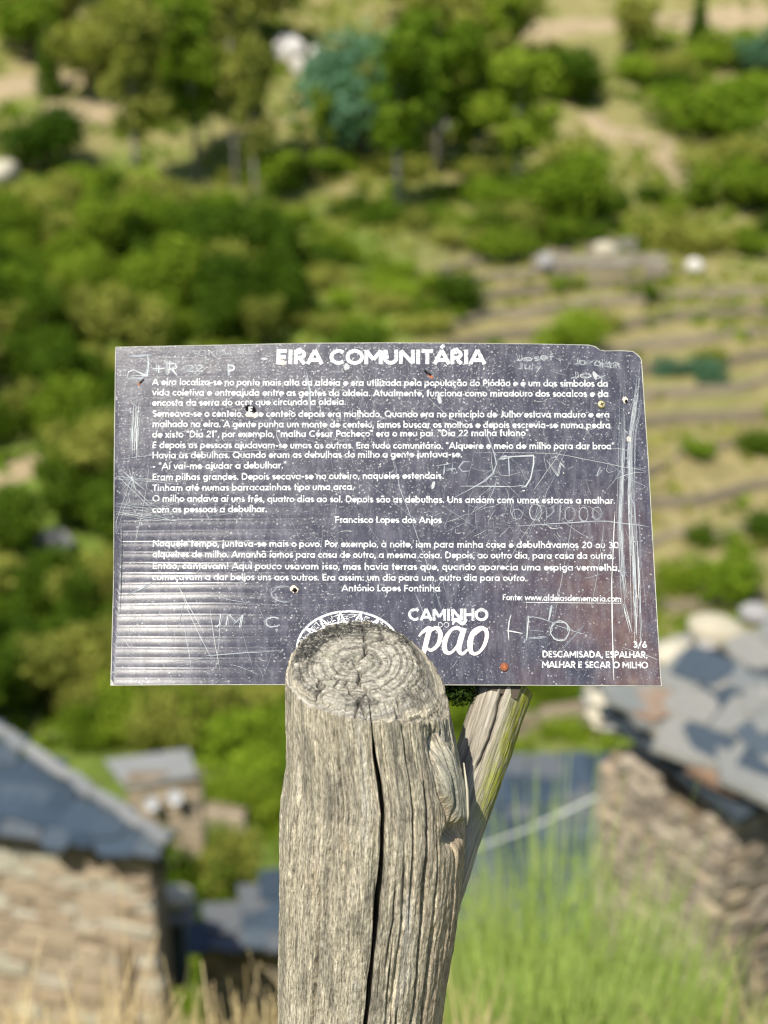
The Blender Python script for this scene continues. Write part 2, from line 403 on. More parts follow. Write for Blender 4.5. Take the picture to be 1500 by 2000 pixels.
# ---- right house: rubble wall, heavy slab roof falling to the right and towards us
hr_ = empty('stone_house', (3.0, 9.2, -10.3), 'brown rubble stone house under a jumbled roof of heavy pale slabs at right', 'house')
A1 = Vector(at_y(1172, 1366, 8.3)); B1 = Vector(at_y(1446, 1582, 7.2)); dV = (B1 - A1); Le = dV.length
Ue = dV.normalized(); Wd = Vector((-Ue.y, Ue.x, 0)).normalized(); Wd = (Wd + Vector((0, 0, .06))).normalized()
NR = Ue.cross(Wd).normalized()
if NR.z < 0: NR = -NR
dz_ = Vector((0, 0, -.06))
plane_part(hr_, 'roof', [A1 + dz_, B1 + dz_, B1 + Wd * 3.2 + dz_, A1 + Wd * 3.2 + dz_], SLATE_PALE, .06)
slate_roof(hr_, A1, Ue, Wd, Le, 3.2, lambda u, v: .08 < u < Le - .05 and .12 < v < 3.2, (.27, .24), SLATE_PALE, .045, .6, 290, tilt=.07)
up = Vector((0, 0, 1)); Up_ = Vector((Ue.x, Ue.y, 0)).normalized(); Wp_ = Vector((Wd.x, Wd.y, 0)).normalized()
wA = A1 + Wp_ * .10 - Up_ * .02; wB = A1 + Up_ * (Le - .14) + Wp_ * .10
slope = dV.z / math.hypot(dV.x, dV.y)
gap = lambda x: .38 + .10 * math.sin(x * 9 + 1) + .05 * math.sin(x * 23)  # wall top lowered, an added opening that makes the shade under the eave
stone_wall(hr_, (wA.x, wA.y), (wB.x, wB.y), A1.z - 4.6, A1.z, (.07, .20), (.03, .06), (WALL_GREY, WALL_TAN, .80), seen_score, 290, top=lambda x: A1.z - gap(x) + slope * x, depth=.3)
wC = wB + Wp_ * 2.6
stone_wall(hr_, (wB.x + .02, wB.y + .02), (wC.x, wC.y), A1.z - 4.8, B1.z - .12, (.10, .24), (.04, .07), (WALL_GREY, WALL_TAN, .80), seen_score, 120, depth=.3)
at_ = MB(); lo = A1.z - .62 + slope * Le
F0 = [Vector((p.x, p.y, lo)) for p in (wA + Wp_ * .1, wB + Wp_ * .1, wB + Wp_ * 2.6, wA + Wp_ * 2.6)]
plane_part(hr_, 'attic_floor', F0, CORE, .1)  # added dark floor, blocks the view through the gap under the eave
iw = MB(); bA = wA + Wp_ * .9; bB = wB + Wp_ * .9
iw.add([(bA.x, bA.y, lo), (bB.x, bB.y, lo), (bB.x, bB.y, B1.z - .05), (bA.x, bA.y, A1.z - .05), (bA.x + .1, bA.y + .05, lo), (bB.x + .1, bB.y + .05, lo), (bB.x + .1, bB.y + .05, B1.z - .05), (bA.x + .1, bA.y + .05, A1.z - .05)], [(0, 1, 2, 3), (7, 6, 5, 4), (0, 3, 7, 4), (1, 5, 6, 2), (3, 2, 6, 7), (0, 4, 5, 1)])
o = obj('inner_wall', iw.mesh('inner_wall', CORE), hr_); o.matrix_parent_inverse = hr_.matrix_basis.inverted()  # added unseen wall under the roof, keeps light out of the eave gap
r_ = random.Random(3)
for i in range(9):                         # ragged slabs along the two eaves
    f = i / 5.0
    p = (A1 + Ue * (Le * f * .94 + .05) + Wd * .20) if i < 6 else (B1 + Wd * (.45 * (i - 5)) - Ue * .16)
    o = obj('eave_slab', slab_me['weathered_slate'][i % 6], hr_); o.matrix_parent_inverse = hr_.matrix_basis.inverted()
    q = Matrix((Ue, Wd, NR)).transposed().to_quaternion() @ Matrix.Rotation(r_.uniform(-.7, .7), 3, 'Z').to_quaternion() @ Matrix.Rotation(r_.uniform(-.06, .06), 3, 'X').to_quaternion()
    o.matrix_basis = Matrix.LocRotScale(p + NR * (.03 + .045 * (i % 2)), q, Vector((r_.uniform(.30, .44), r_.uniform(.26, .36), .05)))
# a buttress wall further right in the corner
# boulders weighing the roof
def boulder_mesh(mat, seed):
    r = np.random.default_rng(seed); n1, n2 = 9, 14
    th = np.linspace(0, np.pi, n1)[:, None]; ph = np.linspace(0, 2 * np.pi, n2, endpoint=False)[None]
    x = np.sin(th) * np.cos(ph); y = np.sin(th) * np.sin(ph); z = np.cos(th) + 0 * ph
    d = 1 + .22 * fbm(x * 1.6 + seed, y * 1.6, z * 1.6, 3)
    V = np.stack([x * d, y * d, z * d * .8], -1).reshape(-1, 3) * .5
    return mesh('rock', V, grid_faces(n1, n2, True), mat, False)
ROCK_PALE = rock_mat('pale_rock', [(0, (.33, .30, .22)), (.5, (.46, .42, .32)), (1, (.55, .51, .41))], 1.5)
ROCK_WHITE = rock_mat('white_quartz_rock', [(0, (.38, .34, .30)), (.5, (.56, .52, .48)), (1, (.72, .68, .64))], 1.0)
ROCK_GREY = rock_mat('grey_rock', [(0, (.16, .16, .16)), (1, (.34, .33, .32))], 1.5)
bm_ = {m.name: [boulder_mesh(m, s + 3) for s in range(3)] for m in (ROCK_PALE, ROCK_WHITE, ROCK_GREY)}
for i, (px, py, Y, w, h, mat, lab) in enumerate([
    (1400, 1232, 10.6, .52, .34, ROCK_PALE, 'large rounded pale boulder weighing down the right roof'),
    (1312, 1282, 10.2, .38, .30, ROCK_PALE, 'pale squarish stone on the roof right beside the sign edge'),
    (1475, 1200, 11.2, .34, .26, ROCK_GREY, 'grey stone behind the big pale boulder on the right roof'),
    (1350, 1318, 9.9, .20, .15, ROCK_PALE, 'small pale stone in front of the big roof boulder')]):
    p = at_y(px, py, Y); o = obj('roof_stone', bm_[mat.name][i % 3], None, p, (0, .1, i), (w, w * .8, h)); prop(o, lab, 'rock', 'stones laid on the right roof')
# rubble ridge that the boulders lie on
mbr = MB(); 
ro = empty('rubble_wall', at_y(1400, 1330, 11.0), 'jumbled grey and pale rubble wall behind the right roof', 'wall')
r_ = random.Random(5); cnt = 0
for i in range(150):
    px = r_.uniform(1170, 1620); Y = r_.uniform(10.2, 11.2); py = r_.uniform(1250 if px > 1290 else 1300, 1420)
    p = at_y(px, py, Y); s = r_.uniform(.12, .36)
    o = obj('stone', bm_[r_.choice(['pale_rock', 'grey_rock', 'grey_rock'])][i % 3], ro); o.matrix_parent_inverse = ro.matrix_basis.inverted()
    o.matrix_basis = Matrix.LocRotScale(Vector(p), Matrix.Rotation(r_.uniform(0, 6), 3, 'Z').to_quaternion(), Vector((s * 1.3, s, s * .5)))

# ---- middle house whose roof passes behind the post
hm = empty('slate_roofed_house', (0, 16, -15), 'house with a dark blue slate roof passing behind the post', 'house')
YM = 14.0
E0 = Vector(at_y(365, 1832, YM)); E1 = E0 + Vector((6.4, .35, 0)); 
Rg0 = Vector(at_y(925, 1492, YM + 2.6)); Rg1 = Rg0 + Vector((3.0, .2, 0))
plane_part(hm, 'roof', [E0, E1, Rg1, Rg0], SLATE, .06)
Um = (E1 - E0).normalized(); Vm = (Rg0 - E0); Lh = Vm.copy(); Vm = (Vm - Um * Vm.dot(Um)); Lm = Vm.length; sl_ = Lh.dot(Um) / Lm
slate_roof(hm, E0, Um, Vm, 6.4, Lm, lambda u, v: u > sl_ * v and u < 6.3, (.36, .30), SLATE, .03, .25, 260)
stone_wall(hm, (E0.x + .15, E0.y + .15), (E1.x, E1.y + .15), E0.z - 3.2, E0.z - .06, (.2, .45), (.07, .13), (WALL_GREY, WALL_TAN, .7), lambda p: 1, 150, depth=.3)
# chimney standing near its left corner
ch = empty('chimney', at_y(338, 1830, 13.2), 'small pale capped chimney in the gap right of the left house', 'chimney')
p0 = Vector(at_y(340, 1760, 13.2))
m1 = MB(); m1.box((p0.x, p0.y, p0.z - .62), (.22, .22, 1.0)); o = obj('shaft', m1.mesh('shaft', SLATE), ch); o.matrix_parent_inverse = ch.matrix_basis.inverted()
o = obj('cap', bm_['pale_rock'][0], ch); o.matrix_parent_inverse = ch.matrix_basis.inverted(); o.matrix_basis = Matrix.LocRotScale(p0 + Vector((.03, 0, .06)), None, Vector((.42, .36, .32)))
o = obj('cap', slab_me['grey_slate'][0], ch); o.matrix_parent_inverse = ch.matrix_basis.inverted(); o.matrix_basis = Matrix.LocRotScale(p0 - Vector((0, 0, .13)), None, Vector((.42, .40, .04)))

# ---- small far stone house with two dishes
WALL_T = (WALL_TAN, WALL_TAN2, .8)
YF = 36.0
q0 = Vector(at_y(243, 1534, YF)); q1 = Vector(at_y(384, 1512, YF)); 
hs = empty('stone_house', (q0.x + 1.5, YF + 2, q0.z - 4), 'small tan stone house with a grey roof above the left roof', 'house')
t0 = Vector(at_y(203, 1484, YF + 1.6)); t1 = Vector(at_y(368, 1462, YF + 1.8))
plane_part(hs, 'roof', [q0, q1, t1, t0], SLATE_GREY, .12)
stone_wall(hs, (q0.x + .1, YF + .1), (q1.x, YF + .15), q1.z - 5, q1.z - .18, (.3, .7), (.12, .22), (WALL_TAN, WALL_GREY, .8), lambda p: 1, 120, depth=.3)
w2 = MB(); w2.box((q1.x - .03, YF + .75, q1.z - 2.75), (.06, .9, 4.4)); o = obj('side_wall', w2.mesh('side_wall', WALL_TAN), hs); o.matrix_parent_inverse = hs.matrix_basis.inverted()
WHITE = NM('white_enamel', .35, .5).col((.34, .35, .37)).m
def dish(px, py, Y, r, lab):
    p = Vector(at_y(px, py, Y)); e = empty('satellite_dish', p, lab, 'satellite dish', 'round white dishes on the far stone house')
    V = [(0, 0, 0)]; F = []; n = 20
    for i in range(1, 5):
        for q in range(n): rr = r * i / 4; V.append((rr * math.cos(q * 2 * math.pi / n), rr * math.sin(q * 2 * math.pi / n), .25 * r * (i / 4) ** 2))
    F += [(0, 1 + q, 1 + (q + 1) % n) for q in range(n)]
    for i in range(3): F += [(1 + i * n + q, 1 + (i + 1) * n + q, 1 + (i + 1) * n + (q + 1) % n, 1 + i * n + (q + 1) % n) for q in range(n)]
    me_ = mesh('bowl', V, F, WHITE, True); o = obj('bowl', me_, e, (0, 0, 0), (R(68), 0, R(-6)))
    m = MB(); m.tube([(0, .02, 0), (0, .2, -.05), (0, .25, -.3)], .02, 6); m.tube([(0, -.02, -r * .8), (0, -r * .9, -r * .2)], .012, 6); obj('mounting_arm', m.mesh('mounting_arm', WHITE), e)
dish(297, 1568, YF - .25, .21, 'left of the two white round dishes on the far house wall')
dish(343, 1555, YF - .25, .23, 'right and slightly larger white round dish on the far house wall')
FOOT = [(-7.3, 34.4, 3.6, 'leafy bush hiding the left foot of the far stone house'), (-5.9, 34.6, 3.9, 'dark leafy bush in front of the far stone house wall'), (-4.6, 34.9, 3.6, 'leafy bush at the right corner of the far stone house')]
# ruined low walls and roofs in the mid distance
def low_wall(px0, py0, px1, py1, h, lab, mats=(WALL_TAN, WALL_GREY, .7), n=60):
    P, _ = hit(px0, py0); Q, _ = hit(px1, py1)
    if P[0] > Q[0]: P, Q = Q, P
    z0 = min(P[2], Q[2]) - .5
    e = empty('stone_wall', (P[0], P[1], z0), lab, 'stone wall')
    stone_wall(e, (P[0], P[1]), (Q[0], Q[1]), z0, max(P[2], Q[2]) + h, (.4, .9), (.16, .3), mats, lambda p: 1, n, depth=.5)
low_wall(400, 1635, 475, 1650, 1.3, 'tan garden wall right of the far stone house')
low_wall(1040, 535, 1300, 545, 1.4, 'long grey ruined wall on the terraces above the sign', (WALL_GREY, WALL_TAN2, .6))
low_wall(1150, 500, 1240, 495, 1.0, 'short pale grey wall above the long terrace ruin', (WALL_TAN2, WALL_GREY, .6))
low_wall(1010, 1440, 1150, 1425, 1.2, 'tan garden wall behind the branch to the right of the sign bottom')

# ---- retaining walls along the terraces
TERR = rock_mat('terrace_stone', [(0, (.10, .085, .06)), (.5, (.18, .15, .10)), (1, (.27, .23, .16))], 1.2)
tw_x = np.linspace(3, 62, 70); cnt = 0
lv = np.arange(-35 // STEP, -20 // STEP)
names = ['lowest', 'second', 'third', 'fourth', 'fifth', 'sixth', 'seventh', 'eighth', 'ninth', 'tenth', 'eleventh', 'twelfth', 'thirteenth', 'fourteenth', 'fifteenth', 'sixteenth', 'seventeenth', 'eighteenth', 'nineteenth', 'twentieth']
yy = np.linspace(68, 128, 1200)
for li in lv:
    zt = li * STEP
    pts = []
    for x in tw_x:
        bz = base_z(np.full_like(yy, x), yy); i = np.argmax(bz > zt)
        if bz[0] < zt and i > 0 and terr_w(x, yy[i]) > .5: pts.append((x, yy[i] - .5, zt))
    if len(pts) < 12 or cnt >= 20: continue
    V = []
    for j, (x, y, z) in enumerate(pts):
        g_ = .05 * math.sin(j * 1.7)
        V += [(x, y - .5 + g_, z - STEP * 1.1), (x, y - .28 + g_, z + .02), (x, y + .35, z + .05), (x, y + .5, z - STEP)]
    F = []
    for j in range(len(pts) - 1): F += [(j * 4 + q, j * 4 + 4 + q, j * 4 + 5 + q, j * 4 + 1 + q) for q in range(3)]
    o = obj('terrace_wall', mesh('terrace_wall', V, F, TERR), None)
    prop(o, f'{names[cnt]} dry stone terrace wall counted up from the valley floor', 'terrace wall', 'dry stone walls holding the terraces'); cnt += 1

# ------------------------------------------------------------------ trees
def crown(kind, seed):
    r = np.random.default_rng(seed)
    if kind == 'round': lobes = [(r.uniform(-.28, .28), r.uniform(-.28, .28), r.uniform(.35, .78), r.uniform(.12, .25)) for _ in range(15)]; n = 2300; sz = .042
    elif kind == 'tall': lobes = [(r.uniform(-.13, .13), r.uniform(-.13, .13), h, r.uniform(.06, .125)) for h in np.linspace(.38, .95, 15)]; n = 1500; sz = .030
    elif kind == 'cone': lobes = [(r.uniform(-.03, .03), r.uniform(-.03, .03), h, .20 * (1.05 - h) + .03) for h in np.linspace(.12, .97, 12)]; n = 1500; sz = .035
    elif kind == 'dome': lobes = [(r.uniform(-.38, .38), r.uniform(-.3, .3), r.uniform(.25, .68), r.uniform(.22, .34)) for _ in range(12)]; n = 2800; sz = .042
    else: lobes = [(r.uniform(-.5, .5), r.uniform(-.4, .4), r.uniform(.15, .55), r.uniform(.22, .42)) for _ in range(9)]; n = 1300; sz = .062
    L = np.array(lobes); wgt = L[:, 3] ** 2; pick = r.choice(len(L), n, p=wgt / wgt.sum())
    d = r.normal(size=(n, 3)); d /= np.linalg.norm(d, axis=1)[:, None]
    rad = L[pick, 3] * (1 - .45 * r.random(n) ** 2) * (1 + .15 * r.normal(size=n))
    P = L[pick, :3] + d * rad[:, None] * np.array([1, 1, .85]); P[:, 2] = np.maximum(P[:, 2], .03)
    nn = d + .7 * r.normal(size=(n, 3)); nn /= np.linalg.norm(nn, axis=1)[:, None]
    t = np.cross(nn, r.normal(size=(n, 3))); t /= np.linalg.norm(t, axis=1)[:, None]; b = np.cross(nn, t)
    s = sz * r.uniform(.5, 1.35, n)[:, None]
    V = np.stack([P - t * s, P - b * s * .55 + nn * s * .2, P + t * s, P + b * s * .55 + nn * s * .2], 1).reshape(-1, 3)
    return V, np.arange(n * 4).reshape(-1, 4), L
CR = {}
def get_crown(kind, mat, v):
    key = (kind, mat.name, v)
    if key not in CR:
        V, F, L = crown(kind, hash_(kind) + v)
        tr = MB(); r = random.Random(v)
        top = {'round': .62, 'tall': .92, 'cone': .9, 'dome': .5, 'bush': .3}[kind]
        rb = {'round': .032, 'tall': .016, 'cone': .02, 'dome': .03, 'bush': .02}[kind]
        tr.tube([(0, 0, -.06), (r.uniform(-.01, .01), 0, top * .35), (r.uniform(-.02, .02), r.uniform(-.02, .02), top * .7), (r.uniform(-.02, .02), 0, top)], [rb * 1.3, rb, rb * .7, rb * .25], 7)
        for q in range(5):
            lb = L[r.randrange(len(L))]; h0 = top * r.uniform(.35, .75)
            tr.tube([(0, 0, h0), (lb[0] * .5, lb[1] * .5, (h0 + lb[2]) / 2 - .01), (lb[0], lb[1], lb[2])], [rb * .5, rb * .35, rb * .12], 5)
        CR[key] = (mesh('crown', V, F, mat), tr.mesh('trunk', BARK if kind == 'tall' else BARK_DARK, True))
    return CR[key]
def hash_(s): return sum(ord(c) * (i + 3) for i, c in enumerate(s))
def tree(px, py, hpx, kind, mat, label, group=None, wide=1.0, cat='tree', name=None):
    P, t = hit(px, py); h = hpx * t / FPX * 1.04
    v = random.randrange(4); cm, tm = get_crown(kind, mat, v)
    nm = name or {'round': 'broadleaf_tree', 'tall': 'eucalyptus_tree', 'cone': 'conifer_tree', 'dome': 'broadleaf_tree', 'bush': 'shrub'}[kind]
    e = empty(nm, (P[0], P[1], float(terrain(P[0], P[1])) - .05), label, cat, group)
    e.rotation_euler = (0, 0, random.uniform(0, 6.28)); e.scale = (h * wide, h * wide, h)
    obj('crown', cm, e); obj('trunk' if kind != 'bush' else 'stem', tm, e)
D_, M_, O_, B_, T_ = GREEN_DARK, GREEN_MID, GREEN_OLIVE, GREEN_BRIGHT, GREEN_TEAL
TREES = [
    (100, 190, 150, 'cone', D_, 'slim dark tree standing before the pale dirt road at upper left', .8),
    (85, 335, 135, 'dome', D_, 'broad dark green tree at the left edge below the dirt road', 1.1),
    (270, 378, 330, 'tall', O_, 'tall pale trunked eucalyptus above the dark gap at upper left', .9),
    (385, 350, 330, 'tall', M_, 'eucalyptus with sunlit thin crown left of the thick pale trunk', 1.0),
    (462, 365, 400, 'tall', O_, 'tallest eucalyptus with a thick pale trunk left of the white rock', .62),
    (500, 415, 300, 'tall', O_, 'eucalyptus whose bare grey trunk reaches lowest below the white rock', .6),
    (630, 330, 150, 'tall', M_, 'eucalyptus partly in front of the blue green tree, left side', .7),
    (705, 300, 245, 'dome', T_, 'wide blue green tree beside the white rock', 1.08),
    (715, 330, 200, 'tall', O_, 'slim tree standing right in front of the blue green tree', .40),
    (778, 418, 330, 'tall', M_, 'eucalyptus with a dark foot right of the blue green tree', 1.1),
    (855, 345, 300, 'tall', M_, 'darker tall tree second to the right of the blue green tree', 1.1),
    (935, 330, 220, 'tall', M_, 'mid green tree in the centre of the upper slope', .8),
    (1010, 395, 270, 'tall', M_, 'pale green tall tree above the round bush right of centre', 1.3),
    (975, 160, 160, 'tall', M_, 'tree with a bushy crown under the top edge right of centre', 1.5),
    (1120, 205, 120, 'dome', D_, 'dark round tree left of the winding tan track', .9),
    (1240, 120, 135, 'round', O_, 'feathery olive tree at the top right before the pale path', .8),
    (1362, 105, 120, 'cone', D_, 'narrow dark tree crossing the pale path at the top right', .9),
    (1480, 150, 100, 'round', T_, 'blue green tree cut by the right edge at the top', .9),
    (1100, 435, 150, 'dome', B_, 'bright broad bush in the middle of the upper right slope', 1.0),
    (985, 465, 70, 'bush', D_, 'low dark bush left of the ruined terrace walls', 1.0),
    (885, 600, 95, 'bush', D_, 'dark green bush in the dry field above the sign', .9),
    (1110, 690, 95, 'dome', B_, 'rounded bush just above the top right part of the sign', 1.2),
    (1275, 395, 50, 'bush', D_, 'small dark bush beside the winding track', 1.1),
    (1340, 250, 110, 'bush', B_, 'bright green bush between the tan tracks at upper right', 1.1),
    (1440, 260, 110, 'bush', B_, 'bright green thicket at the right edge near the top', 1.2),
    (1440, 400, 110, 'bush', M_, 'mid green thicket at the right edge under the tan track', 1.2),
    (1480, 885, 65, 'bush', D_, 'round dark bush right of the sign on the terrace edge', 1.1),
    (1382, 1065, 50, 'bush', D_, 'small round dark bush on the dry terrace right of the sign', 1.1),
    (1490, 1050, 70, 'bush', D_, 'dark bush at the right edge above the roof stones', 1.0),
    (1420, 1160, 110, 'bush', B_, 'green bush close above the pale roof boulders', 1.0),
    (1320, 1150, 75, 'bush', M_, 'olive bush beside the lower right edge of the sign', 1.0),
    (200, 405, 100, 'bush', B_, 'bright green thicket below the dark tree at the left edge', 1.3),
    (110, 400, 75, 'bush', B_, 'bright green bush over the pale rocks at the left edge', 1.3),
    (230, 385, 50, 'bush', T_, 'small blue green bush at the foot of the eucalyptus', 1.0),
    (370, 475, 60, 'bush', T_, 'blue green bush at the edge of the dense wood', 1.0),
    (1060, 470, 60, 'bush', M_, 'mid green bush left above the ruined wall', 1.3),
    (160, 1010, 55, 'bush', D_, 'dark bush beside the upper left part of the sign edge', 1.0),
    (1260, 585, 40, 'bush', D_, 'tiny dark bush under the ruined terrace wall', 1.0),
    (1300, 730, 45, 'bush', T_, 'blue green bush just right of the top corner of the sign', 1.4),
    (1380, 740, 50, 'bush', T_, 'second blue green bush right of the top corner of the sign', 1.2),
    (395, 1690, 90, 'dome', M_, 'green bush in front of the garden wall, above the slate roof', 1.6),
    (340, 1740, 120, 'dome', D_, 'dark green bush in the gap between the two slate roofs', 1.1),
    (292, 1775, 120, 'bush', M_, 'leafy bush against the foot of the far stone house', 1.1),
    (372, 1765, 105, 'bush', D_, 'dark leafy bush right of the far stone house foot', 1.1),
    (440, 1600, 90, 'dome', M_, 'soft green bush right of the far stone house', 1.3),
]
for t_ in TREES:
    tree(t_[0], t_[1], t_[2], t_[3], t_[4], t_[5], None, t_[6], 'bush' if t_[3] == 'bush' else 'tree')
ORD = ['first', 'second', 'third', 'fourth', 'fifth', 'sixth', 'seventh', 'eighth', 'ninth', 'tenth', 'eleventh', 'twelfth', 'thirteenth']
TONE = {GREEN_DARK.name: 'dark green', GREEN_MID.name: 'mid green', GREEN_OLIVE.name: 'olive', GREEN_BRIGHT.name: 'bright green', GREEN_TEAL.name: 'blue green'}
FORM = {'round': 'rounded tree', 'dome': 'broad tree', 'tall': 'slender tree', 'cone': 'pointed tree', 'bush': 'bush'}
for i, (bx_, by_, bh_, lab_) in enumerate(FOOT):
    cm, tm = get_crown('round', (M_, D_, O_)[i], i)
    e = empty('shrub', (bx_, by_, float(terrain(bx_, by_)) - .05), lab_, 'bush'); e.rotation_euler = (0, 0, i * 2.1); e.scale = (bh_ * .75, bh_ * .75, bh_)
    obj('crown', cm, e); obj('stem', tm, e)
def fill(n, x0, x1, y0, y1, kinds, hr, place, group, cat='tree', wide=(.85, 1.2), mind=26, avoid=()):
    pts = []; tries = 0
    while len(pts) < n and tries < n * 60:
        tries += 1
        x, y = random.uniform(x0, x1), random.uniform(y0, y1)
        if any((x - a) ** 2 + ((y - b) * 1.5) ** 2 < mind ** 2 for a, b in pts): continue
        if any(ax0 < x < ax1 and ay0 < y < ay1 for ax0, ay0, ax1, ay1 in avoid): continue
        pts.append((x, y))
    pts.sort(key=lambda p: p[1]); m = len(pts); nr = max(1, round(math.sqrt(m / 1.6))); per = -(-m // nr)
    for r_i in range(nr):
        row = sorted(pts[r_i * per:(r_i + 1) * per])
        for c_i, (x, y) in enumerate(row):
            kd, mt = random.choice(kinds)
            lab = f"{TONE[mt.name]} {FORM[kd]}, {ORD[c_i]} from the left in row {['one', 'two', 'three', 'four', 'five', 'six', 'seven'][r_i]} {place}"
            tree(x, y, random.uniform(*hr), kd, mt, lab, group, random.uniform(*wide), 'bush' if kd == 'bush' else 'tree')
# dense wood, left
fill(34, -60, 560, 500, 690, [('round', D_), ('round', M_), ('dome', D_), ('round', O_), ('dome', M_)], (90, 160), 'of the dark wood', 'trees of the dense wood', mind=52)
fill(16, -60, 330, 440, 520, [('round', D_), ('round', M_), ('dome', O_)], (80, 130), 'along the wood top', 'trees at the fringe of the wood', mind=50)
fill(40, -60, 300, 700, 1420, [('round', D_), ('dome', M_), ('round', O_), ('dome', D_), ('round', D_), ('round', O_)], (110, 190), 'beside the sign', 'trees beside the left edge of the sign', mind=66, avoid=[(-60, 880, 130, 1090), (60, 1040, 215, 1140)])
fill(20, 150, 620, 1400, 1640, [('round', D_), ('dome', M_), ('dome', O_), ('bush', B_)], (90, 150), 'below the sign', 'trees below the sign', mind=60, avoid=[(150, 1470, 520, 1700), (420, 1380, 560, 1500)])
fill(14, 880, 1180, 1300, 1440, [('bush', B_), ('dome', M_)], (60, 100), 'beside the pole', 'bushes right of the post', 'bush', mind=60)
fill(10, 300, 1200, 750, 1300, [('round', D_), ('dome', M_)], (100, 160), 'behind the sign', 'trees behind the sign', mind=110)
# upper slope
fill(20, 180, 960, 40, 330, [('tall', O_), ('tall', M_), ('tall', O_), ('round', O_)], (120, 220), 'of the top grove', 'eucalyptus grove on the upper slope', mind=50, avoid=[(510, 60, 840, 330)])
fill(40, 230, 1000, 330, 520, [('bush', M_), ('bush', O_), ('bush', D_), ('bush', B_)], (25, 60), 'under the grove', 'scrub under the grove', 'bush', wide=(1.0, 2.0), mind=34)
fill(46, 900, 1560, 90, 520, [('bush', B_), ('bush', M_), ('bush', D_), ('round', M_), ('bush', O_)], (35, 85), 'up the right slope', 'bushes on the upper right slope', 'bush', wide=(.9, 1.6), mind=44, avoid=[(1140, 200, 1400, 400), (1150, 480, 1300, 560)])
fill(8, -40, 240, 10, 120, [('round', M_), ('tall', O_), ('round', O_)], (90, 140), 'above the road', 'trees above the dirt road', mind=44)
fill(18, 880, 1560, 560, 1180, [('bush', M_), ('bush', O_), ('bush', B_)], (18, 40), 'on the terraces', 'small bushes on the terraces', 'bush', wide=(1.2, 2.4), mind=50)
fill(16, 600, 860, 500, 660, [('bush', M_), ('bush', O_), ('bush', B_)], (20, 50), 'of the clearing', 'bushes in the clearing', 'bush', wide=(1.2, 2.2), mind=44)
# low scrub and tufts that nobody could count
def scrub(n, xr, yr, hr, mat, label, keep):
    x = rng.uniform(*xr, n); y = rng.uniform(*yr, n); k_ = rng.random(n) < keep(x, y); x, y = x[k_], y[k_]; m = len(x); h = rng.uniform(*hr, m)
    V = []
    z = terrain(x, y)
    for q in range(5):
        a = rng.uniform(0, 6.28, m); ox, oy = rng.normal(0, .35, m) * h, rng.normal(0, .35, m) * h; t_ = rng.uniform(.3, 1, m) * h; wd = h * rng.uniform(.25, .6, m); tl = rng.normal(0, .4, m) * h
        ca, sa = np.cos(a) * wd, np.sin(a) * wd
        V.append(np.stack([np.stack([x + ox - ca, y + oy - sa, z - .05], -1), np.stack([x + ox + ca, y + oy + sa, z - .05], -1), np.stack([x + ox + ca * .5 + tl, y + oy + sa * .5 + tl * .5, z + t_], -1), np.stack([x + ox - ca * .6 + tl, y + oy - sa * .6 + tl * .5, z + t_ * .9], -1)], 1))
    V = np.stack(V, 1).reshape(-1, 3)
    prop(obj('scrub', mesh('scrub', V, np.arange(len(V)).reshape(-1, 4), mat)), label, None, None, 'stuff')
cl = lambda x, y, s_, t_: sstep(t_, t_ + .25, fbm(x / s_ + 31, y / s_ + 7, 0, 3))
scrub(26000, (-75, 95), (70, 250), (.25, .8), O_, 'olive scrub and tufts over the dry hillside', lambda x, y: cl(x, y, 12, -.15) * (1 - .6 * terr_w(x, y)))
scrub(16000, (-75, 95), (70, 250), (.3, 1.1), M_, 'green low scrub over the hillside', lambda x, y: cl(x + 50, y, 9, .0) * (1 - .8 * terr_w(x, y)))
scrub(9000, (-60, 60), (24, 72), (.2, .7), M_, 'green ground cover in the valley', lambda x, y: cl(x, y, 6, -.2))
# rocks on the slopes
def rock(px, py, wpx, hpx, mat, lab, v=0):
    P, t = hit(px, py); w = wpx * t / FPX; h = hpx * t / FPX
    prop(obj('rock', bm_[mat.name][v], None, (P[0], P[1], P[2] + h * .25), (0, 0, v * 1.3), (w, w * .6, h * 1.3)), lab, 'rock')
rock(566, 112, 66, 56, ROCK_WHITE, 'largest white rock on the upper slope, left of the blue green tree')
rock(616, 122, 52, 42, ROCK_WHITE, 'smaller white rock touching the blue green tree', 1)
rock(585, 142, 44, 40, ROCK_WHITE, 'white rock at the foot of the largest white rock', 2)
rock(10, 350, 90, 50, ROCK_PALE, 'pale rock cut by the left edge below the dark tree', 1)
rock(2, 405, 60, 36, ROCK_PALE, 'tan rock at the left edge under the pale rock', 2)
rock(1356, 530, 36, 34, ROCK_WHITE, 'small white round rock on the terrace right of the ruin', 0)
rock(1065, 520, 70, 34, ROCK_GREY, 'grey rock pile left of the ruined terrace wall', 1)
rock(1180, 500, 60, 38, ROCK_PALE, 'pale grey rock in the middle of the ruined wall', 2)
rock(440, 478, 40, 32, ROCK_PALE, 'pale rock by the blue green bush above the wood', 0)
rock(30, 1048, 34, 36, ROCK_WHITE, 'small white round rock near the left edge beside the sign', 0)
rock(60, 795, 26, 50, ROCK_GREY, 'slim grey rock among the trees left of the sign', 1)
rock(110, 1075, 90, 60, ROCK_GREY, 'wide grey rock left of the middle of the sign', 2)
rock(125, 1110, 50, 40, ROCK_PALE, 'pale rock in front of the wide grey rock', 0)
rock(190, 1165, 90, 34, ROCK_GREY, 'long grey rock touching the left edge of the sign', 1)
rock(880, 250, 60, 40, ROCK_GREY, 'grey rock in the grove near the top centre', 0)
rock(960, 1715, 130, 80, ROCK_PALE, 'pale boulder behind the green broom right of the post', 1)
rock(540, 1540, 60, 40, ROCK_GREY, 'small grey rock left of the post under the sign', 2)

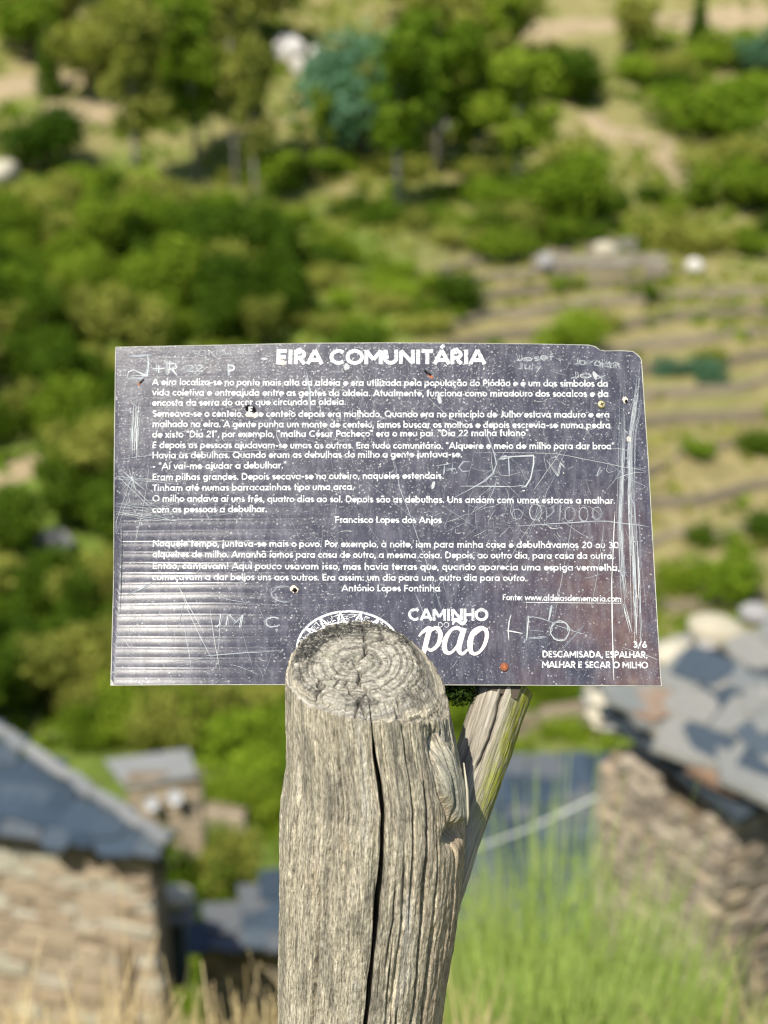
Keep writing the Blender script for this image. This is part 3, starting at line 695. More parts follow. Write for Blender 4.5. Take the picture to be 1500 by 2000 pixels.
# wire across the gap right of the post
cb = MB(); c0 = Vector(at_y(900, 1668, 9.0)); c1 = Vector(at_y(1175, 1552, 8.6))
cb.tube([c0 + (c0 - c1) * .6 + Vector((0, 0, -.0)), c0, (c0 + c1) / 2 - Vector((0, 0, .03)), c1], .010, 6)
prop(obj('cable', cb.mesh('cable', NM('pale_cable', .5).col((.5, .52, .5)).m, True)), 'pale cable slanting across the blue roof right of the post', 'cable')

# ------------------------------------------------------------------ near plants
def blades(n, xr, yr, hr, wr, lean, mat, zoff=0.0, heads=False, dens=None, segs=3):
    V = []; F = []; r = rng
    x = r.uniform(*xr, n); y = r.uniform(*yr, n)
    if dens is not None:
        keep = r.random(n) < dens(x, y); x, y = x[keep], y[keep]; n = len(x)
    z = terrain(x, y) + zoff; h = r.uniform(*hr, n); w = r.uniform(*wr, n); az = r.uniform(0, 6.28, n); ln = np.abs(r.normal(0, lean, n)); fa = r.uniform(0, 3.14, n)
    P = []
    for s in range(segs + 1):
        f = s / segs; ww = w * (1 - f * .8)
        if heads: ww = np.where(f > .7, w * 1.8, w * .7) * (1 if f < 1 else .3)
        cx = x + np.cos(az) * ln * h * f ** 1.8; cy = y + np.sin(az) * ln * h * f ** 1.8; cz = z + h * f * (1 - .2 * ln * f)
        P.append(np.stack([cx - np.cos(fa) * ww / 2, cy - np.sin(fa) * ww / 2, cz], -1)); P.append(np.stack([cx + np.cos(fa) * ww / 2, cy + np.sin(fa) * ww / 2, cz], -1))
    P = np.stack(P, 1); k_ = 2 * (segs + 1)
    base = (np.arange(n) * k_)[:, None, None]
    f = np.array([[2 * s, 2 * s + 1, 2 * s + 3, 2 * s + 2] for s in range(segs)])[None] + base
    return P.reshape(-1, 3), f.reshape(-1, 4)
def grassmat(nm, c1, c2, c3): 
    k = NM(nm, .6, .25); f = k.n('NewGeometry').outputs['Random Per Island']; c = k.ramp(f, [(0, c1), (.5, c2), (1, c3)]); k.col(c)
    tr = k.n('BsdfTranslucent'); k.l(c, tr.inputs[0]); ms = k.n('MixShader'); ms.inputs[0].default_value = .3
    k.l(k.b.outputs[0], ms.inputs[1]); k.l(tr.outputs[0], ms.inputs[2]); k.l(ms.outputs[0], k.t.nodes['Material Output'].inputs[0]); return k.m
DRY = grassmat('dry_straw', (.36, .27, .12), (.60, .47, .24), (.72, .58, .32))
BROOM = grassmat('broom_green', (.23, .34, .06), (.36, .475, .105), (.50, .58, .19))
MEADOW = grassmat('fresh_grass', (.10, .18, .03), (.17, .27, .05), (.30, .34, .08))
V, F = blades(26000, (-2.2, .2), (1.7, 3.0), (.18, .42), (.0015, .0034), .35, DRY, heads=True)
prop(obj('dry_grass', mesh('dry_grass', V, F, DRY)), 'tall dry straw grass along the bottom left', None, None, 'stuff')
V, F = blades(8000, (.3, 2.2), (1.7, 2.4), (.2, .46), (.0015, .003), .3, DRY, heads=True, dens=lambda x, y: sstep(.45, .95, x) * .8)
prop(obj('dry_grass', mesh('dry_grass', V, F, DRY)), 'dry pale grass stalks in the bottom right corner', None, None, 'stuff')
V, F = blades(9000, (-2.4, 2.4), (1.75, 4.2), (.12, .3), (.004, .007), .4, MEADOW)
prop(obj('green_grass', mesh('green_grass', V, F, MEADOW)), 'short green grass on the slope behind the post', None, None, 'stuff')
V, F = blades(6000, (-2.5, 2.5), (-1.5, 1.75), (.04, .12), (.003, .006), .5, DRY)
prop(obj('short_grass', mesh('short_grass', V, F, DRY)), 'short dry grass round the foot of the post', None, None, 'stuff')
def broom_bush(px, tip, Y, wid, n, lab):
    x0 = at_y(px, 1900, Y)[0]; H = float(at_y(px, tip, Y)[2] - terrain(x0, Y)); e = empty('broom_bush', (x0, Y, float(terrain(x0, Y))), lab, 'bush', 'broom bushes behind the post')
    V = []; F = []; r = rng; c = 0
    bz = float(terrain(x0, Y))
    az = r.uniform(0, 6.28, n); rr = np.sqrt(r.random(n)) * wid; bx = np.cos(az) * rr; by = np.sin(az) * rr * .6
    h = H * r.uniform(.55, 1.0, n) * (1 - .25 * (rr / wid) ** 2); ln = .22 * rr / wid + .07 * r.normal(size=n)
    w = r.uniform(.0030, .0055, n)
    for i in range(n):
        pr = []
        fa = r.uniform(0, 3.14)
        for s in range(5):
            f = s / 4; wx = math.sin(f * 5 + i) * .006
            cx = bx[i] * (.35 + .3 * f) + math.cos(az[i]) * ln[i] * h[i] * f + wx; cy = by[i] * (.35 + .3 * f) + math.sin(az[i]) * ln[i] * h[i] * f; cz = h[i] * f - .03
            ww = w[i] * (1 - .7 * f) / 2; V += [(cx - math.cos(fa) * ww, cy - math.sin(fa) * ww, cz), (cx + math.cos(fa) * ww, cy + math.sin(fa) * ww, cz)]
            pr.append((cx, cy, cz))
        F += [(c + 2 * s, c + 2 * s + 1, c + 2 * s + 3, c + 2 * s + 2) for s in range(4)]; c += 10
        for q in range(5):                       # side twigs
            s = r.integers(1, 4); p = pr[s]; a2 = r.uniform(0, 6.28); l2 = r.uniform(.05, .14) * H; w2_ = .0018
            V += [(p[0] - w2_, p[1], p[2]), (p[0] + w2_, p[1], p[2]), (p[0] + math.cos(a2) * l2 * .3 + w2_ * .6, p[1] + math.sin(a2) * l2 * .3, p[2] + l2)]
            F += [(c, c + 1, c + 2)]; c += 3
    o = obj('stems', mesh('stems', V, F, BROOM), e); o['kind'] = 'stuff'
broom_bush(1085, 1470, 2.75, .26, 700, 'tallest light green broom bush reaching up between post and right house')
broom_bush(985, 1520, 2.8, .16, 300, 'slender light green broom bush between the post and the tallest broom')
broom_bush(960, 1760, 2.55, .26, 900, 'light green broom bush close beside the right edge of the post')
broom_bush(1190, 1740, 2.6, .32, 1100, 'wide light green broom bush below the right house wall')
broom_bush(1330, 1790, 2.5, .26, 800, 'lower light green broom bush towards the bottom right corner')
broom_bush(1080, 1800, 2.3, .36, 1000, 'front light green broom bush along the bottom edge right of the post')

# ------------------------------------------------------------------ the sign panel
PX = np.array([.9997, 0, 0]); 
def camv(x, y, z): v = RT * x + DN * y + FW * z; return v / np.linalg.norm(v)
PU = camv(.9997, -.003, -.0244); PV = camv(-.0259, -.983, .183); PV = PV - PU * (PU @ PV); PV /= np.linalg.norm(PV)
PN = np.cross(PU, PV)                      # towards the viewer
PO = at_t(219, 1340, 1.087 + .0048)        # lower left corner of the panel
def loc(px, py):                           # panel coordinates (metres) of a mark
    d = ray(px, py); t = ((PO - CAM) @ PN) / (d @ PN); p = CAM + d * t - PO; return p @ PU, p @ PV
PW = loc(1292, 1340)[0]; PH = loc(225, 677)[1]
sign = empty('information_sign', tuple(PO), 'dark purple scratched plastic sign with white Portuguese text behind the wooden post', 'sign')
sign.matrix_basis = Matrix(((PU[0], PV[0], PN[0], PO[0]), (PU[1], PV[1], PN[1], PO[1]), (PU[2], PV[2], PN[2], PO[2]), (0, 0, 0, 1)))
out_px = [(219, 1340), (219.5, 1200), (221, 1000), (223, 820), (225, 677), (320, 675.2), (430, 673), (520, 671), (600, 669.5), (760, 668.5), (900, 669.5), (1050, 671), (1150, 673), (1163, 676), (1172, 683), (1183, 684.5), (1215, 684), (1236, 685.5), (1247, 693), (1253.5, 702), (1258, 770), (1267, 900), (1277, 1080), (1286, 1235), (1289.5, 1300), (1292.5, 1340), (1000, 1338.5), (600, 1337.5)]
OUT = [loc(*p) for p in out_px]
TH = .0045
def spl(x): return np.log1p(np.exp(np.clip(x, -30, 30)))
def bend(u, v): return .115 * .012 * spl((.082 - v) / .012) * (1 - sstep(.03, .16, u)) - .035 * .015 * spl((.075 - u) / .015) * (1 - sstep(.07, .19, v))
def rib(u, v):                             # flutes of the twin-wall sheet showing through the face, strongest at lower left
    per = .0083; ph = (v / per + .12 * vnoise(u * 14, v * 30)) % 1.0
    amp = (.10 + .90 * (1 - sstep(.03, .24, u))) * (.10 + .90 * (1 - sstep(.09, .20, v + .1 * u)))
    ridge = np.exp(-((ph - .5) / .07) ** 2) - .8 * np.exp(-((ph - .66) / .06) ** 2)
    return bend(u, v) + .00013 * amp * ((ridge * .42) * (1 + .7 * vnoise(u * 25, np.floor(v / per) * 3.1)) + .60 * np.cos(2 * np.pi * (ph - .05))) + .00030 * vnoise(u * 11, v * 14) + .00001 * vnoise(u * 90, v * 60)
# face height is at z = 0 + rib ; body behind it
mbd = MB(); n = len(OUT)
def inset(pts, d):
    res = []; m = len(pts)
    for i in range(m):
        a_, b_, c_ = pts[i - 1], pts[i], pts[(i + 1) % m]
        e1 = np.array(b_) - a_; e2_ = np.array(c_) - b_; n1 = np.array([-e1[1], e1[0]]) / np.hypot(*e1); n2 = np.array([-e2_[1], e2_[0]]) / np.hypot(*e2_)
        nn = n1 + n2; nn /= (nn @ nn) / 2; res.append(tuple(np.array(b_) + nn * d))
    return res
OUT2 = []
for i in range(n):                         # finer outline so that the body follows the bent corner
    a_, b_ = np.array(OUT[i]), np.array(OUT[(i + 1) % n]); m_ = max(1, int(np.hypot(*(b_ - a_)) / .012))
    OUT2 += [tuple(a_ + (b_ - a_) * q / m_) for q in range(m_)]
area2 = sum(OUT2[i - 1][0] * OUT2[i][1] - OUT2[i][0] * OUT2[i - 1][1] for i in range(len(OUT2)))
IN2 = inset(OUT2, .003 if area2 > 0 else -.003); n2_ = len(OUT2)
ring_ = lambda P, z: [(u, v, z + float(bend(u, v))) for u, v in P]
mbd.add(ring_(OUT2, -.0004) + ring_(OUT2, -TH) + ring_(IN2, -.0008) + ring_(IN2, -TH),
        [(i, n2_ + i, n2_ + (i + 1) % n2_, (i + 1) % n2_)[::-1] for i in range(n2_)] + [(i, (i + 1) % n2_, 2 * n2_ + (i + 1) % n2_, 2 * n2_ + i) for i in range(n2_)] + [(n2_ + i, 3 * n2_ + i, 3 * n2_ + (i + 1) % n2_, n2_ + (i + 1) % n2_) for i in range(n2_)])
k = NM('white_sheet_edge', .6, .2); k.col(k.ramp(k.noise(k.coord(), 60, 4), [(.3, (.26, .26, .22)), (.7, (.48, .48, .41))])); EDGE = k.m
obj('panel', mbd.mesh('panel', EDGE), sign)
# printed face: fine grid clipped to a slightly inset outline
cu = np.mean([p[0] for p in OUT]); cv_ = np.mean([p[1] for p in OUT]); ins = .0006
def inset(pts, d):
    res = []; m = len(pts)
    for i in range(m):
        a_, b_, c_ = pts[i - 1], pts[i], pts[(i + 1) % m]
        e1 = np.array(b_) - a_; e2_ = np.array(c_) - b_; n1 = np.array([-e1[1], e1[0]]) / np.hypot(*e1); n2 = np.array([-e2_[1], e2_[0]]) / np.hypot(*e2_)
        nn = n1 + n2; nn /= (nn @ nn) / 2; res.append(tuple(np.array(b_) + nn * d))
    return res
area = sum(OUT[i - 1][0] * OUT[i][1] - OUT[i][0] * OUT[i - 1][1] for i in range(n))
INS = inset(OUT, ins if area > 0 else -ins)
IA = np.array(INS)
# row by row between left and right outline
NR_, NC_ = 1000, 240
def xspan(v):
    xsn = []
    for i in range(n):
        (x1, y1), (x2, y2) = INS[i - 1], INS[i]
        if (y1 - v) * (y2 - v) <= 0 and y1 != y2: xsn.append(x1 + (x2 - x1) * (v - y1) / (y2 - y1))
    return (min(xsn), max(xsn)) if xsn else None
def vspan(u):
    r_ = []
    for i in range(n):
        (x1, y1), (x2, y2) = INS[i - 1], INS[i]
        if (x1 - u) * (x2 - u) <= 0 and x1 != x2: r_.append(y1 + (y2 - y1) * (u - x1) / (x2 - x1))
    return (min(r_), max(r_))
umin, umax = IA[:, 0].min() + 1e-5, IA[:, 0].max() - 1e-5
us = np.concatenate([np.linspace(umin, PW * .955, 170), np.linspace(PW * .9555, umax, 45)])
gr = []
for u in us:
    a_, b_ = vspan(u)
    # the left and right sides are almost straight; follow them
    gr.append((u, a_, b_))
gr = np.array(gr); tt = np.linspace(0, 1, NR_)[:, None]
GU = np.repeat(gr[None, :, 0], NR_, 0); GV = gr[None, :, 1] * (1 - tt) + gr[None, :, 2] * tt
GV2 = np.clip(GV, 0, None)
FV = np.stack([GU, GV, rib(GU, GV)], -1).reshape(-1, 3)
fm = mesh('printed_face', FV, grid_faces(NR_, len(us)), smooth=True)
bs = np.stack([GU[::25, ::5], GV[::25, ::5], bend(GU, GV)[::25, ::5] - TH], -1); bs[..., 0] = np.clip(bs[..., 0], .001, PW)
obj('back_sheet', mesh('back_sheet', bs.reshape(-1, 3), grid_faces(bs.shape[0], bs.shape[1]), EDGE, True), sign)
k = NM('printed_film', .26, .38); co = k.coord()
n1 = k.noise(co, 9, 4, .6); n2 = k.noise(co, 55, 5, .6)
base = k.ramp(n2, [(.3, (.028, .028, .042)), (.7, (.054, .053, .073))])
sx = k.n('SeparateXYZ'); k.l(co, sx.inputs[0])
rm = k.math('MULTIPLY', k.n('MapRange').outputs[0], 1.0)
mr = k.t.nodes[-2] if False else [x for x in k.t.nodes if x.bl_idname == 'ShaderNodeMapRange'][0]
mr.inputs['From Min'].default_value = PW * .60; mr.inputs['From Max'].default_value = PW * .95; k.l(sx.outputs[0], mr.inputs[0])
mr2 = k.n('MapRange'); mr2.inputs['From Min'].default_value = PH * .62; mr2.inputs['From Max'].default_value = PH * .30; k.l(sx.outputs[1], mr2.inputs[0])
brm = k.math('MULTIPLY', k.math('MULTIPLY', rm, mr2.outputs[0]), k.ramp(n1, [(.42, 0.0), (.60, 1.0)]))
cobr = k.coord((1, 1, 1)); 
base = k.mix(brm, base, k.ramp(k.noise(co, 90, 4), [(.35, (.085, .045, .045)), (.65, (.13, .085, .07))]))
# worn fine speckle
sp = k.noise(co, 520, 3, .7); spm = k.ramp(k.noise(co, 20, 4, .6), [(.35, .25), (.6, 1.0)])
spk = k.math('MULTIPLY', k.ramp(sp, [(.60, 0.0), (.68, 1.0)]), spm)
vo = k.n('TexVoronoi'); vo.inputs['Scale'].default_value = 260; k.l(co, vo.inputs['Vector'])
vs = k.math('MULTIPLY', k.ramp(vo.outputs['Distance'], [(.13, 1.0), (.22, 0.0)]), k.ramp(k.noise(co, 70, 3), [(.5, 0.0), (.56, 1.0)]))
dust = k.ramp(k.noise(k.coord((1, .25, 1)), 150, 5, .75), [(.45, 0.0), (.75, .32)])
c = k.mix(dust, base, (.26, .26, .30))
c = k.mix(k.math('MULTIPLY', spk, .42), c, (.55, .56, .56)); c = k.mix(k.math('MULTIPLY', vs, .45), c, (.5, .52, .52))
k.col(c)
ro_ = k.ramp(k.noise(co, 40, 4, .6), [(.3, .18), (.7, .26)]); m3 = k.n('MapRange'); m3.inputs['From Min'].default_value = PW * .42; m3.inputs['From Max'].default_value = 0.0; k.l(sx.outputs[0], m3.inputs[0])
m4 = k.n('MapRange'); m4.inputs['From Min'].default_value = PH * .62; m4.inputs['From Max'].default_value = PH * .15; k.l(sx.outputs[1], m4.inputs[0])
worn = k.math('MULTIPLY', k.math('MULTIPLY', m3.outputs[0], m4.outputs[0]), .18)
k.l(k.math('ADD', ro_, worn), k.b.inputs['Roughness'])
bh = k.math('ADD', k.math('MULTIPLY', k.noise(co, 600, 3, .6), .5), k.math('MULTIPLY', spk, .8))
k.bump(bh, .22, .0004)
fm.materials.append(k.m); obj('printed_face', fm, sign)

# ---- stroke lettering ---------------------------------------------------------
def arc(cx, cy, rx, ry, a0, a1, n=14):
    m = max(3, int(n * abs(a1 - a0) / 360) + 2)
    return [(cx + rx * math.cos(R(a0 + (a1 - a0) * i / (m - 1))), cy + ry * math.sin(R(a0 + (a1 - a0) * i / (m - 1)))) for i in range(m)]
r0 = .185; cB = .245
O_s = arc(cB, .25, r0, r0, 90, 450, 22)
G = {}
def g(ch, w, *s): G[ch] = (w, [list(x) for x in s])
g(' ', .26)
g('a', .54, O_s, [(cB + r0, 0), (cB + r0, .49)]); g('b', .53, O_s, [(cB - r0, 0), (cB - r0, .74)]); g('d', .54, O_s, [(cB + r0, 0), (cB + r0, .74)])
g('p', .53, O_s, [(cB - r0, -.2), (cB - r0, .49)]); g('q', .54, O_s, [(cB + r0, -.2), (cB + r0, .49)])
g('g', .54, O_s, [(cB + r0, .49), (cB + r0, .0)] + arc(cB + .01, -.01, r0 - .01, .145, 0, -150))
g('o', .49, O_s); g('c', .44, arc(cB, .25, r0, r0, 48, 312)); g('e', .49, [(cB - r0, .25), (cB + r0, .25)] + arc(cB, .25, r0, r0, 0, 318))
g('i', .22, [(.11, 0), (.11, .49)], [(.11, .60), (.11, .73)]); g('l', .22, [(.11, 0), (.11, .74)]); g('j', .22, [(.11, .49), (.11, -.08)] + arc(.03, -.08, .08, .08, 0, -80), [(.11, .60), (.11, .73)])
g('h', .50, [(.10, 0), (.10, .74)], [(.10, .27)] + arc(.25, .28, .15, .155, 180, 0) + [(.40, 0)]); g('n', .50, [(.10, 0), (.10, .49)], [(.10, .27)] + arc(.25, .28, .15, .155, 180, 0) + [(.40, 0)])
g('m', .76, [(.10, 0), (.10, .49)], [(.10, .29)] + arc(.235, .29, .135, .145, 180, 0) + [(.37, 0)], [(.37, .29)] + arc(.51, .29, .14, .145, 180, 0) + [(.65, 0)])
g('u', .49, [(.09, .49), (.09, .22)] + arc(.24, .21, .15, .15, 180, 360) + [(.39, .49)]); g('r', .32, [(.10, 0), (.10, .49)], [(.10, .25)] + arc(.25, .28, .15, .155, 180, 75))
g('t', .31, [(.15, 0), (.15, .67)], [(.02, .43), (.29, .43)]); g('f', .31, [(.13, 0), (.13, .58)] + arc(.24, .58, .11, .10, 180, 80), [(.02, .43), (.27, .43)])
g('s', .38, arc(.19, .345, .115, .095, 30, 270, 18) + arc(.19, .155, .125, .095, 90, -150, 18)); g('v', .45, [(.04, .49), (.225, .04)], [(.225, .04), (.41, .49)]); g('w', .68, [(.04, .49), (.19, .04)], [(.19, .04), (.34, .46)], [(.34, .46), (.49, .04)], [(.49, .04), (.64, .49)])
g('x', .43, [(.04, 0), (.39, .49)], [(.04, .49), (.39, 0)]); g('y', .45, [(.04, .49), (.235, .04)], [(.41, .49), (.13, -.2)]); g('z', .42, [(.04, .435), (.36, .435), (.06, .065), (.38, .065)]); g('k', .44, [(.10, 0), (.10, .74)], [(.10, .22), (.38, .49)], [(.2, .3), (.4, 0)])
g('A', .66, [(.04, 0), (.33, .68)], [(.33, .68), (.62, 0)], [(.14, .2), (.52, .2)]); g('C', .66, arc(.37, .35, .29, .29, 48, 312, 24)); g('D', .66, [(.10, .065), (.10, .635), (.28, .635)] + arc(.28, .35, .28, .285, 90, -90, 22) + [(.10, .065)])
g('E', .47, [(.43, .635), (.10, .635), (.10, .065), (.43, .065)], [(.10, .35), (.40, .35)]); g('F', .46, [(.10, 0), (.10, .635), (.42, .635)], [(.10, .34), (.38, .34)]); g('G', .7, arc(.37, .35, .29, .29, 48, 360, 24) + [(.40, .35)])
g('H', .64, [(.10, 0), (.10, .7)], [(.54, 0), (.54, .7)], [(.10, .35), (.54, .35)]); g('I', .24, [(.12, 0), (.12, .7)]); g('J', .38, [(.26, .7), (.26, .2)] + arc(.14, .2, .12, .135, 0, -120)); g('L', .42, [(.10, .7), (.10, .065), (.40, .065)])
g('M', .78, [(.10, 0), (.10, .66)], [(.10, .66), (.39, .22)], [(.39, .22), (.68, .66)], [(.68, .66), (.68, 0)]); g('N', .68, [(.10, 0), (.10, .66)], [(.10, .66), (.58, .04)], [(.58, .04), (.58, .7)]); g('O', .74, arc(.37, .35, .295, .295, 90, 450, 28)); g('Q', .74, arc(.37, .35, .295, .295, 90, 450, 28), [(.42, .2), (.64, -.02)])
Pb = [(.10, .635), (.27, .635)] + arc(.27, .47, .165, .165, 90, -90) + [(.10, .305)]
g('P', .50, [(.10, 0), (.10, .7)], Pb); g('R', .54, [(.10, 0), (.10, .7)], Pb, [(.26, .3), (.46, 0)]); g('B', .54, [(.10, .065), (.10, .635), (.27, .635)] + arc(.27, .495, .14, .14, 90, -90) + [(.10, .355)], [(.27, .355)] + arc(.29, .21, .155, .145, 90, -90) + [(.10, .065)])
g('S', .50, arc(.25, .505, .155, .135, 30, 270, 20) + arc(.25, .2, .17, .135, 90, -150, 20)); g('T', .50, [(.02, .635), (.48, .635)], [(.25, 0), (.25, .6)]); g('U', .62, [(.09, .7), (.09, .28)] + arc(.31, .28, .22, .22, 180, 360) + [(.53, .7)]); g('V', .62, [(.03, .7), (.31, .03)], [(.31, .03), (.59, .7)])
g('Z', .5, [(.05, .635), (.43, .635), (.07, .065), (.46, .065)]); g('Y', .55, [(.03, .7), (.27, .33)], [(.52, .7), (.27, .33)], [(.27, .33), (.27, 0)])
g('0', .54, arc(.27, .35, .19, .285, 90, 450, 24)); g('1', .30, [(.05, .56), (.18, .66), (.18, 0)]); g('2', .50, arc(.25, .48, .165, .155, 165, -35, 18) + [(.07, .065), (.45, .065)]); g('3', .48, arc(.22, .505, .14, .13, 150, -90, 18), arc(.23, .205, .165, .145, 90, -150, 18)); g('6', .52, arc(.26, .23, .17, .17, 90, 450, 22), [(.11, .29), (.32, .7)])
g('.', .2, [(.10, 0), (.10, .13)]); g(',', .2, [(.12, .12), (.07, -.1)]); g(':', .2, [(.10, 0), (.10, .13)], [(.10, .34), (.10, .47)]); g('-', .34, [(.05, .27), (.29, .27)]); g('"', .32, [(.09, .72), (.09, .52)], [(.22, .72), (.22, .52)]); g('!', .22, [(.11, .72), (.11, .22)], [(.11, 0), (.11, .13)]); g('/', .42, [(.04, -.08), (.38, .76)]); g('+', .5, [(.05, .3), (.45, .3)], [(.25, .1), (.25, .5)])
def acc(new, b, kind, up=.0, dx=0):
    w, s = G[b]; s = [list(x) for x in s]; c_ = (cB if b in 'aoce' else w / 2) + dx
    if b == 'i': s = s[:1]; c_ = .11
    y = .6 + up
    if kind == 'acute': s.append([(c_ - .03, y), (c_ + .09, y + .13)])
    if kind == 'grave': s.append([(c_ + .03, y), (c_ - .09, y + .13)])
    if kind == 'circ': s.append([(c_ - .12, y), (c_, y + .12), (c_ + .12, y)])
    if kind == 'tilde': s.append([(c_ - .15, y + .02), (c_ - .06, y + .09), (c_ + .05, y + .02), (c_ + .14, y + .09)])
    if kind == 'ced': s.append([(c_ + .02, .02), (c_ + .05, -.09), (c_ - .06, -.15)])
    G[new] = (w, s)
for nw, b, kd in (('á', 'a', 'acute'), ('à', 'a', 'grave'), ('ã', 'a', 'tilde'), ('â', 'a', 'circ'), ('é', 'e', 'acute'), ('ê', 'e', 'circ'), ('í', 'i', 'acute'), ('ó', 'o', 'acute'), ('õ', 'o', 'tilde'), ('ú', 'u', 'acute'), ('ç', 'c', 'ced')): acc(nw, b, kd)
acc('Á', 'A', 'acute', .18)
def ribbon(mb, pts, hw, z0, cap=True, taper=None):
    """flat stroke through pts (panel coordinates) lying z0 above the printed face"""
    P = np.array(pts, float); m = len(P)
    if m < 2: return
    d = np.gradient(P, axis=0) if m > 2 else np.repeat((P[1] - P[0])[None], 2, 0)
    L = np.hypot(d[:, 0], d[:, 1]) + 1e-9; d /= L[:, None]; nn = np.stack([-d[:, 1], d[:, 0]], -1)
    if m > 2:
        seg = np.diff(P, axis=0); seg /= (np.hypot(seg[:, 0], seg[:, 1]) + 1e-9)[:, None]
        sn = np.stack([-seg[:, 1], seg[:, 0]], -1); nn[0] = sn[0]; nn[-1] = sn[-1]
        av = sn[:-1] + sn[1:]; q = (av ** 2).sum(1); q = np.maximum(q, .8); nn[1:-1] = 2 * av / q[:, None]
    h = hw if taper is None else hw * np.array(taper)[:, None]
    A_ = P + nn * h; B_2 = P - nn * h
    za = rib(A_[:, 0], A_[:, 1]) + z0; zb = rib(B_2[:, 0], B_2[:, 1]) + z0
    V = []
    for i in range(m): V += [(A_[i, 0], A_[i, 1], za[i]), (B_2[i, 0], B_2[i, 1], zb[i])]
    mb.add(V, [(2 * i, 2 * i + 1, 2 * i + 3, 2 * i + 2) for i in range(m - 1)])
zc = [0]
def text_mesh(name, s, xl, xr, yl, yr, capx, mat, wt=.060, parent=None, jit=0, sh=0.0, track=0.0, reps=1):
    if name == 'graffiti': reps = 3; wt *= .42; jit = max(jit, .035)
    """s from (xl, yl) to (xr, yr) baseline in photograph marks; capx = cap height in the same marks"""
    tot = sum(G[c][0] + track for c in s) - track - .10; mb = MB(); x = -.05
    (u0, v0), (u1, v1) = loc(xl, yl), loc(xr, yr); _, vt = loc(xl, yl - capx)
    sy = (vt - v0) / .7; sxx = math.hypot(u1 - u0, v1 - v0) / tot; du = np.array([u1 - u0, v1 - v0]); du /= np.hypot(*du); dv = np.array([-du[1], du[0]])
    hw = wt * (sy + sxx) / 2
    for c in s:
        w, st = G[c]
        jx, jy = (random.gauss(0, jit), random.gauss(0, jit)) if jit else (0, 0)
        for q, ps in enumerate(st * reps):
            if name == 'graffiti': jx, jy = random.gauss(0, jit), random.gauss(0, jit)
            pp = [np.array([u0, v0]) + du * (x + a_ + sh * b_ + (jx + random.gauss(0, jit * .5) if jit else 0)) * sxx + dv * (b_ + (jy + random.gauss(0, jit * .5) if jit else 0)) * sy for a_, b_ in ps]
            ribbon(mb, pp, hw, .00022 + .00001 * (q % 9))
        x += w + track
    return obj(name, mb.mesh(name, mat), parent or sign)
k = NM('white_print', .45, .4); co = k.coord()
k.col(k.ramp(k.noise(co, 420, 3, .6), [(.36, (.20, .20, .24)), (.47, (.55, .56, .56))])); PRINT = k.m
k = NM('pink_white_print', .45, .4); k.col(k.ramp(k.noise(k.coord(), 420, 3, .6), [(.28, (.36, .32, .34)), (.4, (.66, .57, .55))])); PINK = k.m
text_mesh('title_lettering', 'EIRA COMUNITÁRIA', 541, 946, 711, 711.5, 28, PRINT, .080)
LN = [("A eira localiza-se no ponto mais alto da aldeia e era utilizada pela população do Piódão e é um dos símbolos da", 298, 1187, 752.5, 755.5),
 ("vida coletiva e entreajuda entre as gentes da aldeia. Atualmente, funciona como miradouro dos socalcos e da", 298, 1188, 772.8, 775.5),
 ("encosta da serra do açor que circunda a aldeia.", 298, 675, 793.2, 791),
 ("Semeava-se o centeio. Esse centeio depois era malhado. Quando era no princípio de Julho estava maduro e era", 298, 1190, 814.2, 816),
 ("malhado na eira. A gente punha um monte de centeio, íamos buscar os molhos e depois escrevia-se numa pedra", 298, 1192, 834.4, 836.8),
 ('de xisto "Dia 21", por exemplo, "malha César Pacheco" era o meu pai. "Dia 22 malha fulano".', 298, 1036, 855, 851.8),
 ('E depois as pessoas ajudavam-se umas às outras. Era tudo comunitário. "Alqueire e meio de milho para dar broa"', 298, 1200, 875.4, 877.7),
 ("Havia as debulhas. Quando eram as debulhas do milho a gente juntava-se.", 298, 902, 895.5, 893.5),
 ('- "Ai vai-me ajudar a debulhar."', 298, 559, 917, 914.8),
 ("Eram pilhas grandes. Depois secava-se no outeiro, naqueles estendais.", 298, 866, 938, 935.2),
 ("Tinham até numas barracazinhas tipo uma arca.", 298, 691, 959, 957.2),
 ("O milho andava aí uns três, quatro dias ao sol. Depois são as debulhas. Uns andam com umas estacas a malhar.", 298, 1201, 979.6, 984),
 ("com as pessoas a debulhar.", 298, 521, 1001, 1000.4),
 ("Francisco Lopes dos Anjos", 655, 862, 1021.5, 1022),
 ("Naquele tempo, juntava-se mais o povo. Por exemplo, à noite, iam para minha casa e debulhávamos 20 ou 30", 298, 1208, 1067.4, 1071),
 ("alqueires de milho. Amanhã íamos para casa de outro, a mesma coisa. Depois, ao outro dia, para casa da outra.", 298, 1199, 1088.4, 1092),
 ("Então, cantavam! Aqui pouco usavam isso, mas havia terras que, quando aparecia uma espiga vermelha,", 298, 1210, 1111.2, 1115),
 ("começavam a dar beijos uns aos outros. Era assim: um dia para um, outro dia para outro.", 298, 1028, 1133.2, 1135.2),
 ("António Lopes Fontinha", 668, 859, 1155, 1155.6)]
for s, xl, xr, yl, yr in LN: text_mesh('text_line', s, xl, xr, yl, yr, 13.0, PRINT, .056)
text_mesh('text_line', "Fonte: www.aldeiasdememoria.com", 982, 1213, 1172.4, 1175.6, 12.2, PRINT, .055)
mb = MB(); ribbon(mb, [loc(1027, 1176.4), loc(1120, 1177.4), loc(1213, 1178.2)], .00022, .00024); obj('underline', mb.mesh('underline', PRINT), sign)
text_mesh('logo_lettering', "CAMINHO", 799, 952, 1212, 1212.5, 23.5, PRINT, .078)
text_mesh('logo_lettering', "DO", 856, 877, 1226, 1226, 11, PRINT, .035)
text_mesh('text_line', "3/6", 1237, 1263, 1265, 1265.5, 13, PRINT, .070)
